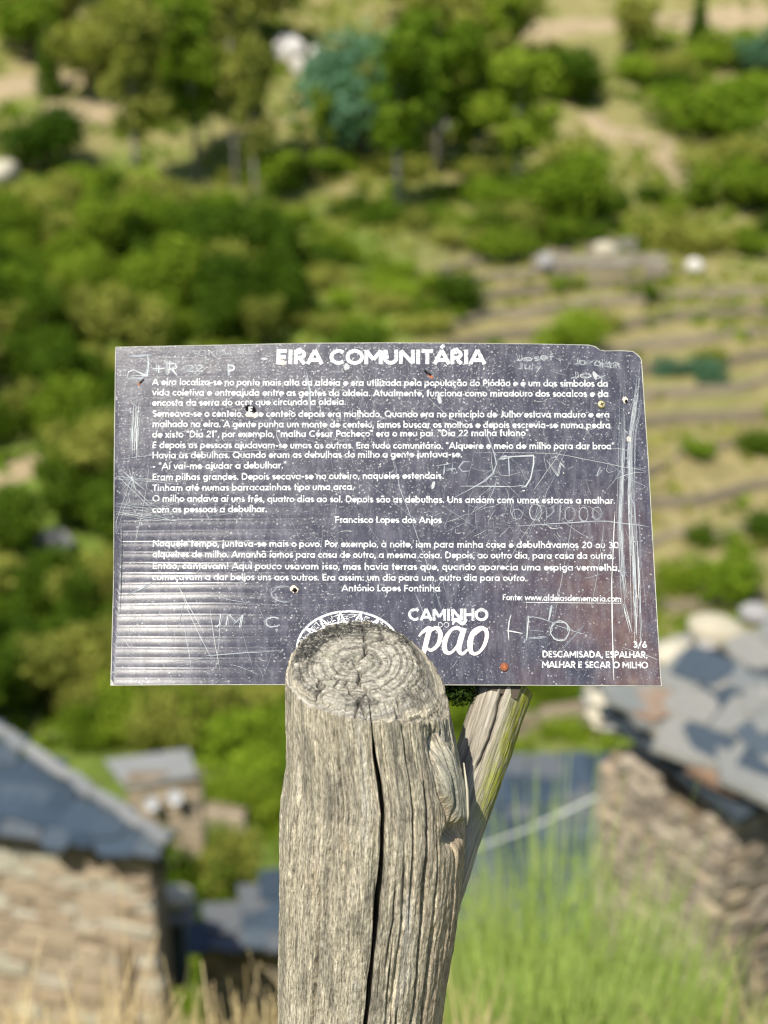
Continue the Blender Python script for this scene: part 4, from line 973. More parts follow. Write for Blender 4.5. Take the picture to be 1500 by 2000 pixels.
text_mesh('text_line', "DESCAMISADA, ESPALHAR,", 1060, 1264, 1284, 1285, 12.8, PRINT, .070)
text_mesh('text_line', "MALHAR E SECAR O MILHO", 1059, 1265, 1304, 1305.5, 12.8, PRINT, .070)
# brush script word
mb = MB()
def brush(pts, ws, k0):
    P = np.array(pts, float); t = np.linspace(0, len(P) - 1, (len(P) - 1) * 5 + 1); i = np.arange(len(P))
    def cr(a):
        o_ = []
        for x in t:
            j = min(int(x), len(P) - 2); f = x - j; p_1 = a[max(j - 1, 0)]; p0_, p1_, p2_ = a[j], a[j + 1], a[min(j + 2, len(P) - 1)]
            o_.append(.5 * (2 * p0_ + (p1_ - p_1) * f + (2 * p_1 - 5 * p0_ + 4 * p1_ - p2_) * f * f + (3 * p0_ - p_1 - 3 * p1_ + p2_) * f ** 3))
        return np.array(o_)
    X, Y = cr(P[:, 0]), cr(P[:, 1]); wv = np.interp(t, i, ws)
    ribbon(mb, [loc(a_, b_) for a_, b_ in zip(X, Y)], .5 / FPX * 1.1, .00022 + .00002 * k0, taper=wv)
brush([(818, 1243), (826, 1234), (838, 1228), (834, 1248), (826, 1280)], [3, 6, 10, 10, 9], 0)
brush([(832, 1245), (842, 1231), (853, 1227), (860, 1238), (856, 1258), (842, 1270), (832, 1264)], [4, 6, 8, 9, 8, 6, 4], 1)
brush([(902, 1232), (893, 1226), (880, 1232), (869, 1252), (870, 1272), (882, 1274), (896, 1256), (904, 1232)], [8, 7, 6, 10, 9, 5, 5, 6], 2)
brush([(907, 1227), (900, 1248), (896, 1268), (903, 1277), (914, 1268)], [9, 11, 10, 6, 4], 3)
brush([(936, 1226), (924, 1236), (918, 1256), (921, 1274), (933, 1276), (946, 1260), (951, 1238), (944, 1227), (935, 1226)], [6, 10, 11, 8, 5, 7, 8, 7, 6], 4)
brush([(953, 1228), (940, 1230), (928, 1240)], [3, 4, 3], 5)
brush([(884, 1220), (889, 1211), (896, 1213), (904, 1218), (912, 1210)], [3, 7, 8, 7, 3], 6)
obj('script_lettering', mb.mesh('script_lettering', PINK), sign)
# round bread emblem half hidden by the post
mb = MB(); EC = (681, 1268)
def el(rx, ry, a0, a1, m=30): return [loc(EC[0] + rx * math.cos(R(a0 + (a1 - a0) * i / m)), EC[1] - ry * math.sin(R(a0 + (a1 - a0) * i / m))) for i in range(m + 1)]
pxm = 1.1 / FPX
ribbon(mb, el(101, 74, -5, 185), 2.2 * pxm, .00022); ribbon(mb, el(80, 54, 0, 180), 1.2 * pxm, .00024)
for q, a_ in enumerate((14, 34, 54, 76, 100, 124, 146, 166)):
    p1 = (EC[0] + 101 * math.cos(R(a_)), EC[1] - 74 * math.sin(R(a_))); p2 = (EC[0] + 66 * math.cos(R(a_ + 9)), EC[1] - 44 * math.sin(R(a_ + 9)))
    ribbon(mb, [loc(*p1), loc(*p2)], 1.8 * pxm, .00026 + .00001 * q); p2 = (EC[0] + 66 * math.cos(R(a_ - 9)), EC[1] - 44 * math.sin(R(a_ - 9))); ribbon(mb, [loc(*p1), loc(*p2)], 1.6 * pxm, .00028 + .00001 * q)
for q in range(190):
    a_ = random.uniform(5, 175); f = random.uniform(.70, .97); x = EC[0] + 99 * f * math.cos(R(a_)); y = EC[1] - 72 * f * math.sin(R(a_)); d = random.choice((R(a_), R(a_ + 90), R(a_ + 90))); l_ = random.uniform(2, 5)
    ribbon(mb, [loc(x - l_ * math.cos(d), y + l_ * math.sin(d)), loc(x + l_ * math.cos(d), y - l_ * math.sin(d))], random.uniform(.4, .8) * pxm, .00037 + .0000005 * q)
obj('bread_emblem', mb.mesh('bread_emblem', PRINT), sign)

# ---- scratches and graffiti -----------------------------------------------------
k = NM('scratch_mark', .6, .3); k.col(k.ramp(k.n('NewGeometry').outputs['Random Per Island'], [(0, (.17, .18, .22)), (.6, (.31, .34, .36)), (1, (.55, .57, .55))])); SCR = k.m
sc_ = MB(); zi = [0]
def scratch(pts, w=.5, reps=1, jit=1.5, target=None):
    for _ in range(reps):
        P = np.array(pts, float) + rng.normal(0, jit * .6, 2) + rng.normal(0, jit * .4, (len(pts), 2))
        m = max(2, int(np.hypot(*(P[-1] - P[0])) / 25)); t = np.linspace(0, len(P) - 1, max(len(P), m * 1 + 2)); i = np.arange(len(P))
        X = np.interp(t, i, P[:, 0]) + rng.normal(0, .35, len(t)); Y = np.interp(t, i, P[:, 1]) + rng.normal(0, .35, len(t))
        Y = np.clip(Y, 676, 1334); X = np.clip(X, 226, 1248 + (Y - 700) * .0625)
        zi[0] = (zi[0] + 1) % 60
        ribbon(sc_ if target is None else target, [loc(a_, b_) for a_, b_ in zip(X, Y)], w * rng.uniform(.6, 1.15) * .5 * pxm, .00034 + zi[0] * 1.5e-6, taper=np.clip(np.interp(np.linspace(0, 1, len(t)), [0, .15, .8, 1], [.4, 1, 1, .3]), .2, 1) * rng.uniform(.75, 1.15, len(t)))
# long vertical bundles at right
for _ in range(17):
    x = rng.uniform(1205, 1218) ; scratch([(x + rng.uniform(2, 10), rng.uniform(735, 960)), (x, 1010), (x + 5, 1120), (x + 12, rng.uniform(1100, 1230))], rng.uniform(.35, .9))
for _ in range(18):
    x = rng.uniform(1228, 1243); scratch([(x + 14, rng.uniform(730, 800)), (x, 850), (x - 2, 980), (x + 4, rng.uniform(960, 1250))], rng.uniform(.35, .8))
for _ in range(22):
    x = rng.uniform(1232, 1250); y = rng.uniform(990, 1160); scratch([(x, y), (x + 3, y + 50), (x + 2, y + 110)], rng.uniform(.6, 1.4))
scratch([(1244, 735), (1225, 870), (1228, 960), (1240, 990), (1245, 1080)], 1.4, 2); scratch([(1250, 738), (1246, 760), (1230, 800)], .8, 2)
scratch([(1200, 1000), (1194, 1150), (1198, 1330)], 1.2, 3, 1.5); scratch([(1218, 1180), (1234, 1235)], 1.3, 3, 2)
scratch([(1250, 1070), (1256, 1130), (1262, 1190)], .8); scratch([(1284, 960), (1230, 935), (1170, 890)], .8)
scratch([(1270, 920), (1200, 908), (1080, 884), (930, 884)], .8); scratch([(1274, 1030), (1180, 1018), (1010, 1028)], .9, 2)
# left side scribbles
for _ in range(15): x = rng.uniform(252, 268); scratch([(x + 4, rng.uniform(780, 820)), (x, 850), (x + 1, rng.uniform(860, 905))], rng.uniform(.6, 1.5))
scratch([(258, 905), (259, 980)], .7); scratch([(218, 899), (300, 889), (400, 884), (600, 876)], .9); scratch([(222, 936), (350, 947)], .7, 3, 3); scratch([(228, 925), (298, 990)], .7, 3, 4); scratch([(222, 1040), (262, 925)], .7, 2, 4)
for _ in range(16): a_ = rng.uniform(0, 6.28); l_ = rng.uniform(20, 45); scratch([(258 - l_ * math.cos(a_), 938 - l_ * math.sin(a_) * .8), (258 + l_ * math.cos(a_), 938 + l_ * math.sin(a_) * .8)], rng.uniform(.4, .8))
for _ in range(12): y = rng.uniform(975, 1010); scratch([(222, y), (300, y + rng.uniform(-12, 16)), (rng.uniform(320, 360), y + rng.uniform(0, 26))], .6)
scratch([(417, 727), (414, 800), (411, 824)], .8); scratch([(596, 724), (604, 760), (604, 800)], 1.6, 4, 2.5); scratch([(620, 760), (628, 812)], 1.0, 2); scratch([(543, 825), (540, 850), (552, 874), (562, 872)], 1.4, 2)
scratch([(770, 900), (782, 960), (802, 1010), (830, 1090), (862, 1190)], 1.0, 1); scratch([(752, 838), (768, 900), (775, 930)], .8)
scratch([(830, 770), (872, 812), (900, 830)], .9, 1); scratch([(952, 850), (968, 890), (972, 915), (955, 935), (930, 950), (880, 975)], 1.8, 3, 1.5); scratch([(900, 950), (1000, 950), (1026, 948)], 1.0, 2)
scratch([(978, 893), (1042, 890), (1042, 905), (1036, 935), (1026, 950), (1018, 952)], 1.6, 4, 1.5); scratch([(978, 893), (990, 890)], 2, 2); scratch([(993, 892), (995, 930)], 1.6, 3, .8); scratch([(972, 897), (998, 893)], 1.4, 2)
scratch([(852, 910), (880, 905)], 1.6, 3, 1); scratch([(868, 908), (866, 928)], 1.6, 3, 1); scratch([(872, 918), (892, 914)], 1.2, 2); scratch([(884, 906), (882, 926)], 1.2, 2); scratch([(918, 903), (905, 903), (897, 914), (903, 922), (918, 920)], 1.5, 3, 1)
scratch([(1070, 900), (1090, 930), (1095, 905), (1104, 915), (1096, 895)], 1.1, 2); scratch([(1172, 912), (1162, 935), (1175, 920)], 1.2, 2)
# P1000 like numerals and loops
for (x, y, r_x, r_y) in ((1112, 1004, 10, 14), (1140, 1004, 9, 14), (1166, 1002, 9, 12), (1045, 1000, 12, 16), (1010, 1005, 10, 10)):
    scratch([(x + r_x * math.cos(a_), y + r_y * math.sin(a_)) for a_ in np.linspace(0, 6.6, 12)], .9, 2, 1)
scratch([(1072, 995), (1080, 988), (1082, 1000), (1068, 1012), (1066, 985), (1070, 1022)], .9, 2); scratch([(1092, 985), (1090, 1018)], .9, 2)
for _ in range(42):
    x, y = rng.uniform(900, 1210), rng.uniform(850, 1010); a_ = rng.uniform(0, 6.28); l_ = rng.uniform(15, 60); b_ = rng.uniform(-14, 14)
    scratch([(x, y), (x + l_ * math.cos(a_) * .5 + b_, y + l_ * math.sin(a_) * .5 - b_), (x + l_ * math.cos(a_), y + l_ * math.sin(a_))], rng.uniform(.35, .75))
for _ in range(40):
    x, y = rng.uniform(860, 1080), rng.uniform(985, 1045); a_ = rng.uniform(0, 6.28); l_ = rng.uniform(8, 40); b_ = rng.uniform(-8, 8)
    scratch([(x, y), (x + l_ * math.cos(a_) * .5 + b_, y + l_ * math.sin(a_) * .5 - b_), (x + l_ * math.cos(a_), y + l_ * math.sin(a_))], rng.uniform(.35, .8))
for x0_, y0_, x1_, y1_ in ((1120, 850, 1010, 1100), (1110, 860, 1040, 960), (1120, 1010, 1085, 1200), (1180, 1030, 1156, 1190), (1178, 1040, 1165, 1130), (860, 985, 932, 1032), (920, 1015, 870, 1040), (1060, 990, 985, 1110), (1218, 905, 1180, 960), (690, 985, 780, 1110), (760, 870, 690, 870), (560, 1000, 620, 1120), (470, 1000, 400, 1010), (1290, 1290, 1215, 1265), (560, 900, 460, 985), (700, 930, 820, 1020), (300, 870, 330, 780)):
    scratch([(x0_, y0_), ((x0_ + x1_) / 2 + rng.normal(0, 4), (y0_ + y1_) / 2), (x1_, y1_)], .7)
# LEO at lower right
scratch([(998, 1200), (992, 1222), (994, 1250)], 1.5, 3, 1.2); scratch([(990, 1232), (1022, 1238)], 1.3, 2); scratch([(1032, 1204), (1028, 1250)], 1.6, 3, 1.2); scratch([(1026, 1208), (1045, 1202), (1082, 1216)], 1.4, 2); scratch([(1034, 1230), (1062, 1232)], 1.2, 2); scratch([(1032, 1248), (1068, 1244)], 1.2, 2)
scratch([(1078, 1183), (1072, 1213)], 2.4, 4, 1.2); [scratch([(1093 + 18 * math.cos(a_), 1233 + 19 * math.sin(a_)) for a_ in np.linspace(.4, 7.2, 20)], 1.0, 1, 2.2) for _ in range(4)]; scratch([(1080, 1218), (1150, 1240)], 1, 1); scratch([(1142, 1220), (1095, 1270)], 1.0, 2)
# TM at upper right: faint name
text_mesh('graffiti', 'Jordan', 1120, 1212, 712, 720, 15, SCR, .025, jit=.06); text_mesh('graffiti', 'Josef', 1010, 1080, 706, 704, 13, SCR, .03, jit=.06); text_mesh('graffiti', 'July', 1012, 1056, 722, 724, 13, SCR, .03, jit=.05); text_mesh('graffiti', 'Jox', 1115, 1180, 738, 742, 14, SCR, .03, jit=.06)
text_mesh('graffiti', 'SONIA CRUZ', 378, 500, 697, 693, 13, SCR, .022, jit=.05)
text_mesh('graffiti', '+R', 300, 346, 731, 731, 24, SCR, .045, jit=.02); text_mesh('graffiti', '22', 362, 396, 728, 726, 15, SCR, .045, jit=.02)
text_mesh('graffiti', 'P', 446, 460, 734, 732, 22, SCR, .07, jit=.02); text_mesh('graffiti', 'JM', 420, 474, 1226, 1224, 24, SCR, .03, jit=.04, sh=.15); text_mesh('graffiti', 'C', 518, 545, 1228, 1228, 23, SCR, .035, jit=.02); text_mesh('graffiti', 'H55', 740, 790, 726, 726, 12, SCR, .045, jit=.02) if False else None
text_mesh('graffiti', '+I 55', 726, 790, 726, 726, 12, SCR, .04, jit=.02) if False else None
scratch([(250, 697), (298, 694)], 2, 4, 1.5); scratch([(290, 694), (292, 738), (248, 741)], 2, 5, 1.5); scratch([(292, 700), (288, 735), (262, 722), (250, 728), (248, 740)], 1.6, 4, 2)
scratch([(252, 737), (296, 734)], 1.6, 3, 2)
[scratch([(555 + 24 * math.cos(a_), 1160 + 15 * math.sin(a_)) for a_ in np.linspace(.9 + e_, 5.2, 12)], .9, 1, 3) for e_ in (0, .1, -.1, .2, .3)]
for a_, b_ in (((350, 1150), (415, 1290)), ((365, 1160), (350, 1230)), ((380, 1160), (392, 1190)), ((412, 1190), (432, 1310)), ((465, 1205), (496, 1312)), ((315, 1195), (335, 1240)), ((345, 1140), (400, 1240)), ((400, 1240), (375, 1310)), ((492, 1310), (496, 1312)), ((512, 1330), (536, 1262)), ((512, 1330), (498, 1296)), ((358, 1212), (376, 1310)), ((430, 1200), (425, 1300)), ((340, 1260), (338, 1230))): scratch([a_, ((a_[0] + b_[0]) / 2 + rng.normal(0, 3), (a_[1] + b_[1]) / 2), b_], .9, 1)
scratch([(395, 1282), (470, 1276), (548, 1270)], 1.0, 2); scratch([(330, 1296), (380, 1290), (420, 1282)], .8); scratch([(395, 1170), (420, 1162), (460, 1174), (500, 1176)], .9); scratch([(250, 1160), (300, 1135)], 1.2, 5, 4)
for _ in range(240):                       # random long hairlines all over
    x, y = rng.uniform(225, 1270), rng.uniform(690, 1330); a_ = rng.uniform(0, 6.28); l_ = rng.exponential(22) + 8
    x2, y2 = x + l_ * math.cos(a_), y + l_ * math.sin(a_)
    if 232 < x2 < 1255 and 684 < y2 < 1332: scratch([(x, y), ((x + x2) / 2 + rng.normal(0, 2), (y + y2) / 2 + rng.normal(0, 2)), (x2, y2)], rng.uniform(.3, .7))
o = obj('scratches', sc_.mesh('scratches', SCR), sign); o['kind'] = 'stuff'
# small chips of lost paint
V = []; F = []; c_ = 0
nf = 5200
fx = rng.uniform(228, 1285, nf); fy = np.where(rng.random(nf) < .55, rng.uniform(676, 860, nf), rng.uniform(676, 1334, nf))
for i in range(nf):
    if fx[i] > 1248 + (fy[i] - 690) * .058: continue
    if fx[i] < 500 and fy[i] > 950 and rng.random() < .6: continue
    if fy[i] < 690 and fx[i] > 1140: continue
    s_ = min(.30 + rng.exponential(.30), 2.0) * pxm * .75; a_ = rng.choice([-.6, .8, rng.uniform(0, 6.28)]) ; el_ = rng.uniform(1, 3.2)
    u, v = loc(fx[i], fy[i]); ca, sa = math.cos(a_), math.sin(a_); zz = float(rib(u, v)) + .00030 + (i % 40) * 1e-6
    m = 5
    ring = []
    for q in range(m):
        t_ = q * 2 * math.pi / m; x = math.cos(t_) * s_ * el_ * rng.uniform(.6, 1.2); y = math.sin(t_) * s_ * rng.uniform(.6, 1.2); ring.append((u + x * ca - y * sa, v + x * sa + y * ca, zz))
    V += ring; F.append(tuple(range(c_, c_ + m))); c_ += m
k = NM('chipped_paint', .7, .2); k.col(k.ramp(k.n('NewGeometry').outputs['Random Per Island'], [(0, (.14, .14, .17)), (.5, (.30, .31, .33)), (.9, (.55, .57, .55)), (1, (.55, .53, .4))])); CHIP = k.m
o = obj('paint_chips', mesh('paint_chips', V, F, CHIP), sign); o['kind'] = 'stuff'
# holes and torn spots
k = NM('dark_hole', .9, .1).col((.006, .005, .005)); HOLE = k.m
k = NM('torn_card', .8, .2).col((.62, .50, .40)); TORN = k.m
k = NM('rust_tint', .6, .3).col((.30, .09, .03)); RUST = k.m
def blob(name, px, py, rx, ry, mat, z, ang=0, m=14, jag=.22, lab=None):
    V = [(0, 0, 0)]; u, v = loc(px, py)
    V = [(u, v, float(rib(u, v)) + z)]
    for q in range(m):
        t_ = q * 2 * math.pi / m; f = 1 + rng.uniform(-jag, jag); x, y = rx * f * math.cos(t_), ry * f * math.sin(t_)
        x, y = x * math.cos(ang) - y * math.sin(ang), x * math.sin(ang) + y * math.cos(ang)
        uu, vv = loc(px + x, py + y); V.append((uu, vv, float(rib(uu, vv)) + z))
    o_ = obj(name, mesh(name, V, [(0, 1 + q, 1 + (q + 1) % m) for q in range(m)], mat), sign)
    if lab: o_['label'] = lab
blob('tear', 486, 811, 9, 3.5, TORN, .00042, .2); blob('puncture', 489, 799, 11, 8, HOLE, .00045, .3, lab='black torn puncture over the word Esse')
text_mesh('lettering', 'E', 486, 493, 808, 808, 13, PRINT, .08).location = (0, 0, .0003)
blob('tear', 499, 812, 4, 5, TORN, .00036, .6)
blob('tear', 575, 1151, 8, 7, TORN, .00042); blob('puncture', 576, 1153, 5, 4.5, HOLE, .00046, lab='small round screw hole above the bread emblem'); blob('tear', 578, 1156, 3, 2.4, RUST, .00036)
blob('tear', 840, 734, 7, 3, RUST, .00028, .6); blob('puncture', 835, 729, 9, 2.4, HOLE, .00032, .62, lab='dark slit under the title')
blob('tear', 1221, 781, 5, 7, TORN, .00042); blob('puncture', 1223, 784, 3, 3.4, HOLE, .00046, lab='small hole in the scratched band at upper right')
blob('tear', 1228, 858, 4, 5, TORN, .00042); blob('puncture', 1229, 856, 2, 2, RUST, .00034)
blob('tear', 550, 708, 7, 5, k.m if False else TORN, .00040, 0); blob('puncture', 277, 745, 7, 1.8, HOLE, .0003, -.7); blob('tear', 272, 750, 4, 2, RUST, .00028, -.6)
blob('tear', 677, 716, 5, 7, CHIP, .0003); blob('tear', 516, 701, 7, 2.5, CHIP, .0003); blob('tear', 1162, 733, 4, 8, CHIP, .0003, -.4); blob('tear', 858, 780, 4, 9, CHIP, .0003, -.2); blob('tear', 846, 948, 3, 8, CHIP, .0003, .3)

# screws: brass with a cross slot, rusty with a star slot
k = NM('brass', .28, .5); k.col((.72, .58, .30)); k.b.inputs['Metallic'].default_value = 1.0; BRASS = k.m
k = NM('rusty_steel', .75, .3); k.col(k.ramp(k.noise(k.coord(), 900, 4), [(.3, (.10, .03, .015)), (.6, (.26, .085, .035)), (.8, (.36, .15, .07))])); k.bump(k.noise(k.coord(), 1500), .6, .0003); RUSTY = k.m
def screw(px, py, rpx, mat, star, lab):
    u, v = loc(px, py); r_h = rpx * pxm; m = MB(); nn = 24
    prof = [(1.0, .0000), (1.0, .0006), (.90, .0011), (.70, .0014), (.0, .0015)]
    V = [(r_h * p * math.cos(q * 2 * math.pi / nn), r_h * p * math.sin(q * 2 * math.pi / nn), z) for p, z in prof[:-1] for q in range(nn)] + [(0, 0, prof[-1][1])]
    F = [(i * nn + q, i * nn + (q + 1) % nn, (i + 1) * nn + (q + 1) % nn, (i + 1) * nn + q) for i in range(3) for q in range(nn)] + [(3 * nn + q, 3 * nn + (q + 1) % nn, 4 * nn) for q in range(nn)]
    m.add(V, F); m.tube([(0, 0, 0), (0, 0, -.03)], .0014, 8)
    o_ = obj('screw', m.mesh('screw', mat, False), sign, (u, v, float(rib(u, v)) + .0001)); o_['label'] = lab
    s_ = MB()
    for q in range(3 if star else 2):
        a_ = q * math.pi / (3 if star else 2) + .5; s_.box((0, 0, .00155 + q * .00003), (r_h * (.85 if star else 1.0), r_h * .22, .0002), Matrix.Rotation(a_, 4, 'Z'))
    obj('slot', s_.mesh('slot', HOLE if not star else RUST), o_)
screw(1175, 790, 8.3, BRASS, False, 'shiny brass cross head screw at the upper right')
screw(985, 1303, 8.3, RUSTY, True, 'rusty screw near the bottom edge')

# ------------------------------------------------------------------ wooden post
edges = [(1210, 640, 770), (1250, 596, 835), (1290, 566, 862), (1330, 563, 870), (1400, 563, 880), (1450, 565, 893), (1500, 565, 903), (1560, 556, 908), (1600, 554, 906), (1650, 552, 903), (1700, 551, 899), (1760, 550, 890), (1830, 549, 880), (1900, 548, 869), (1950, 547.5, 862), (2010, 547, 854), (2300, 540, 838)]
ty = .905
def axis_y(z): return ty + (z - 1.11) * .17        # the post leans slightly back
EZ = []; EXc = []; ER = []
for py, xl, xr in edges:
    # silhouette depth: solve for the height where the axis plane is met
    z = 1.1
    for _ in range(20):
        y = axis_y(z); p = at_y(750, py, y); z = p[2]
    pl = at_y(xl, py, y); pr = at_y(xr, py, y)
    EZ.append(z); EXc.append((pl[0] + pr[0]) / 2); ER.append((pr[0] - pl[0]) / 2)
EZ = np.array(EZ)[::-1]; EXc = np.array(EXc)[::-1]; ER = np.array(ER)[::-1]
iz = slice(0, len(EZ) - 2)
EZ, EXc, ER = EZ[:-2], EXc[:-2], ER[:-2]           # top rows are shaped by the cut, not by the side
EZ = np.concatenate([[-.3, .3], EZ, [1.25]]); EXc = np.concatenate([[EXc[0] - .01, EXc[0] - .004], EXc, [EXc[-1]]]); ER = np.concatenate([[.068, .064], ER, [ER[-1]]])
NPH, NS, NCAP = 620, 620, 150
# columns crowd towards the viewer and towards the long crack
tcol = np.linspace(0, 1, NPH, endpoint=False)
phi_c = R(-90 + 4.5)
dens = 1 + 1.6 * np.exp(-(((np.linspace(-np.pi, np.pi, 4000) + np.pi / 2) / 1.2) ** 2)) + 14 * np.exp(-((np.linspace(-np.pi, np.pi, 4000) - phi_c) / .045) ** 2)
cum = np.cumsum(dens); cum = (cum - cum[0]) / (cum[-1] - cum[0]); PHI = np.interp(tcol, cum, np.linspace(-np.pi, np.pi, 4000))
zb = np.concatenate([np.linspace(-.25, .70, 60), np.linspace(.7025, 1.105, NS - 60)])   # parameter, scaled to the rim below
def cen(z): return np.interp(z, EZ, EXc), ty + (z - 1.11) * .17
RIM0 = 1.1165                                        # height of the cut at the axis
def rim_z(x, y): return RIM0 + (y - ty) * .16 + 0 * x
def side_disp(phi, z):
    u = phi * .06
    d = .0022 * fbm(np.cos(phi) * 1.4 + 5, np.sin(phi) * 1.4, z * 7, 3)
    rightness = np.exp(-((phi + .35) / .75) ** 2)
    warp = .004 * fbm(phi * 2, z * 10 + 3)
    warp = warp * .5
    d = d + (.00045 + .0012 * rightness) * fbm((u + warp) * 560, z * 34, 2.0, 3) + .00045 * fbm((u + warp) * 1500, z * 140, 7.0, 3) + .0004 * fbm(u * 300, z * 260, 9.0, 3)
    dd = fbm((u + warp) * 330 + 40, z * 9, 4.0, 2); d = d - .0040 * (.5 + rightness) * np.clip(dd - .30, 0, 1) * 2.6
    return d
PHI2, ZZ = np.meshgrid(PHI, zb)
cx0, cy0 = cen(ZZ); 
def crack_shift(z): return .020 * vnoise(z * 9, 1.5) + .012 * vnoise(z * 40, 4.5) + np.interp(z, [.7, .86, .97, 1.02, 1.06, 1.1], [-.06, -.04, .0, .03, .02, .0])
sh = crack_shift(ZZ); wnd = np.exp(-((PHI2 - phi_c) / .5) ** 2); PH3 = PHI2 + sh * wnd
rad = np.interp(ZZ, EZ, ER)
ovalv = 1 + .03 * np.cos(2 * PH3 + .4)
disp = side_disp(PH3, ZZ)
# knot flake on the right, hollow below it
kz, kphi = (1.035), R(-38)
du_ = (PH3 - kphi) * .062; dz_ = ZZ - kz
def pz(px, py): 
    z = 1.0
    for _ in range(15): y = axis_y(z) - .04; z = at_y(px, py, y)[2]
    return z
kz1, kz0 = pz(880, 1415), pz(880, 1592); kzc, khh = (kz1 + kz0) / 2, (kz1 - kz0) / 2
qk = (((PH3 - R(-30)) * .060 + .0035 * np.sin((ZZ - kzc) / khh * 1.4) + .0015 * vnoise(ZZ * 70, 3.3)) / .0135) ** 2 + (np.abs(ZZ - kzc) / khh) ** 1.7
flake = 1 - sstep(.45, 1.15, qk)
disp = disp * (1 - .6 * flake) + .0065 * flake * (1 + .25 * fbm(PH3 * 8, ZZ * 30, 3, 2)) + .0007 * flake * fbm(PH3 * 26, ZZ * 60, 1, 4)
groove = np.exp(-((np.sqrt(qk) - 1.10) / .07) ** 2); disp = disp - .0022 * groove * (.55 + .45 * fbm(PH3 * 7, ZZ * 40, 8, 2))
zh = pz(885, 1606); hol = np.exp(-(((PH3 - R(-27)) * .06 / .011) ** 2 + ((ZZ - zh) / .007) ** 2)); disp = disp - .015 * hol
zh2 = pz(862, 1425); hol2 = np.exp(-(((PH3 - R(-40)) * .06 / .006) ** 2 + ((ZZ - zh2) / .014) ** 2)); disp = disp - .0065 * hol2 * (1 + .8 * fbm(PH3 * 60, ZZ * 240, 2, 3))
# the splitting crack
cw = 1.35 * np.interp(ZZ, [.7, .84, .86, .99, 1.06, 1.085, 1.10], [.022, .026, .018, .030, .024, .016, .006]) * (1 + .25 * vnoise(ZZ * 60, 8.0))
q = np.abs(PHI2 - phi_c) / np.maximum(cw, .004)
disp = disp - .034 * (1 - sstep(.55, 1.05, q)) * sstep(1.112, 1.085, ZZ) * 1.0 - .0012 * np.exp(-(q / 2.6) ** 2)
# hairline cracks
for pc, za, zb_, dp, ww in ((-2.2, .80, .99, .004, .010), (-1.95, 1.02, 1.10, .004, .009), (-1.15, .74, .90, .004, .009), (-.95, .95, 1.07, .004, .010), (-2.6, .9, 1.08, .003, .012), (-.75, .72, .96, .005, .014), (-1.33, .92, 1.0, .003, .007), (-.60, 1.03, 1.1, .005, .012)):
    dp = dp * 1.5; ww = ww * 1.7; m_ = sstep(za, za + .02, ZZ) * (1 - sstep(zb_ - .02, zb_, ZZ)); s2 = .03 * vnoise(ZZ * 14, pc * 9) + .008 * vnoise(ZZ * 90, pc * 3)
    disp = disp - dp * m_ * np.exp(-((PH3 - pc - s2) / ww) ** 2)
# rim shaping: chipped end grain edge
rr_ = rad * ovalv + disp
X = cx0 + rr_ * np.cos(PH3); Y = cy0 + rr_ * np.sin(PH3)
rz = rim_z(X, Y) - .0035 + .0030 * fbm(PHI2 * 3, 0.5 + 0 * ZZ, 1, 3) + .0022 * fbm(PHI2 * 22, 3 + 0 * ZZ, 1, 3)
rz = rz - .029 * np.exp(-((PHI2 + .0) / .80) ** 2) - .005 * np.exp(-((np.abs(PHI2) - 3.1) / .35) ** 2)
f_ = (ZZ + .25) / 1.25
Z = np.where(ZZ < .70, ZZ, .70 + (ZZ - .70) / .405 * (rz - .70))
# recompute side surface at final heights so the relief keeps its place
def side_at(PHIr, Zf):
    sh_ = crack_shift(Zf); P3 = PHIr + sh_ * np.exp(-((PHIr - phi_c) / .5) ** 2)
    return P3
shp = Z / np.maximum(ZZ, 1e-6)
scale_fix = True
cxf, cyf = cen(Z); X = cxf + rr_ * np.cos(PH3); Y = cyf + rr_ * np.sin(PH3)
# cap
rho = np.linspace(1, 0, NCAP + 1)[1:]
rimX, rimY, rimZ = X[-1], Y[-1], Z[-1]
cxt, cyt = cxf[-1].mean(), cyf[-1].mean()
px_c, py_c = cxt - .007, cyt + .002                 # pith
RH = rho[:, None]
# inner coordinates
CXp = px_c + (rimX - px_c)[None] * RH; CYp = py_c + (rimY - py_c)[None] * RH
ang = np.arctan2(CYp - py_c, CXp - px_c); rrd = np.hypot(CXp - px_c, CYp - py_c)
rgt = np.exp(-((ang - .0) / .95) ** 2)
edge_f = sstep(0, 1.0, (RH - (.84 - .30 * rgt)) / (.16 + .30 * rgt))
planeZ = rim_z(CXp, CYp) + .0012
ringn = rrd + .0022 * fbm(np.cos(ang) * 1.5, np.sin(ang) * 1.5, rrd * 30, 3)
CZ = planeZ * (1 - edge_f) + (rimZ[None] + 0 * RH) * edge_f + .0028 * np.sin(np.pi * edge_f) * .6
CZ = CZ + .00030 * np.sin(ringn * 2 * np.pi / .0030) * (1 - edge_f * .5) * sstep(.35, .7, RH) - .0010 * np.clip(fbm(np.cos(ang) * 26, np.sin(ang) * 26, rrd * 60, 2) - .12, 0, 1) * sstep(.3, .5, RH) + .0006 * fbm(CXp * 300, CYp * 300, 1, 4) + .0010 * fbm(CXp * 60, CYp * 60, 2, 3)
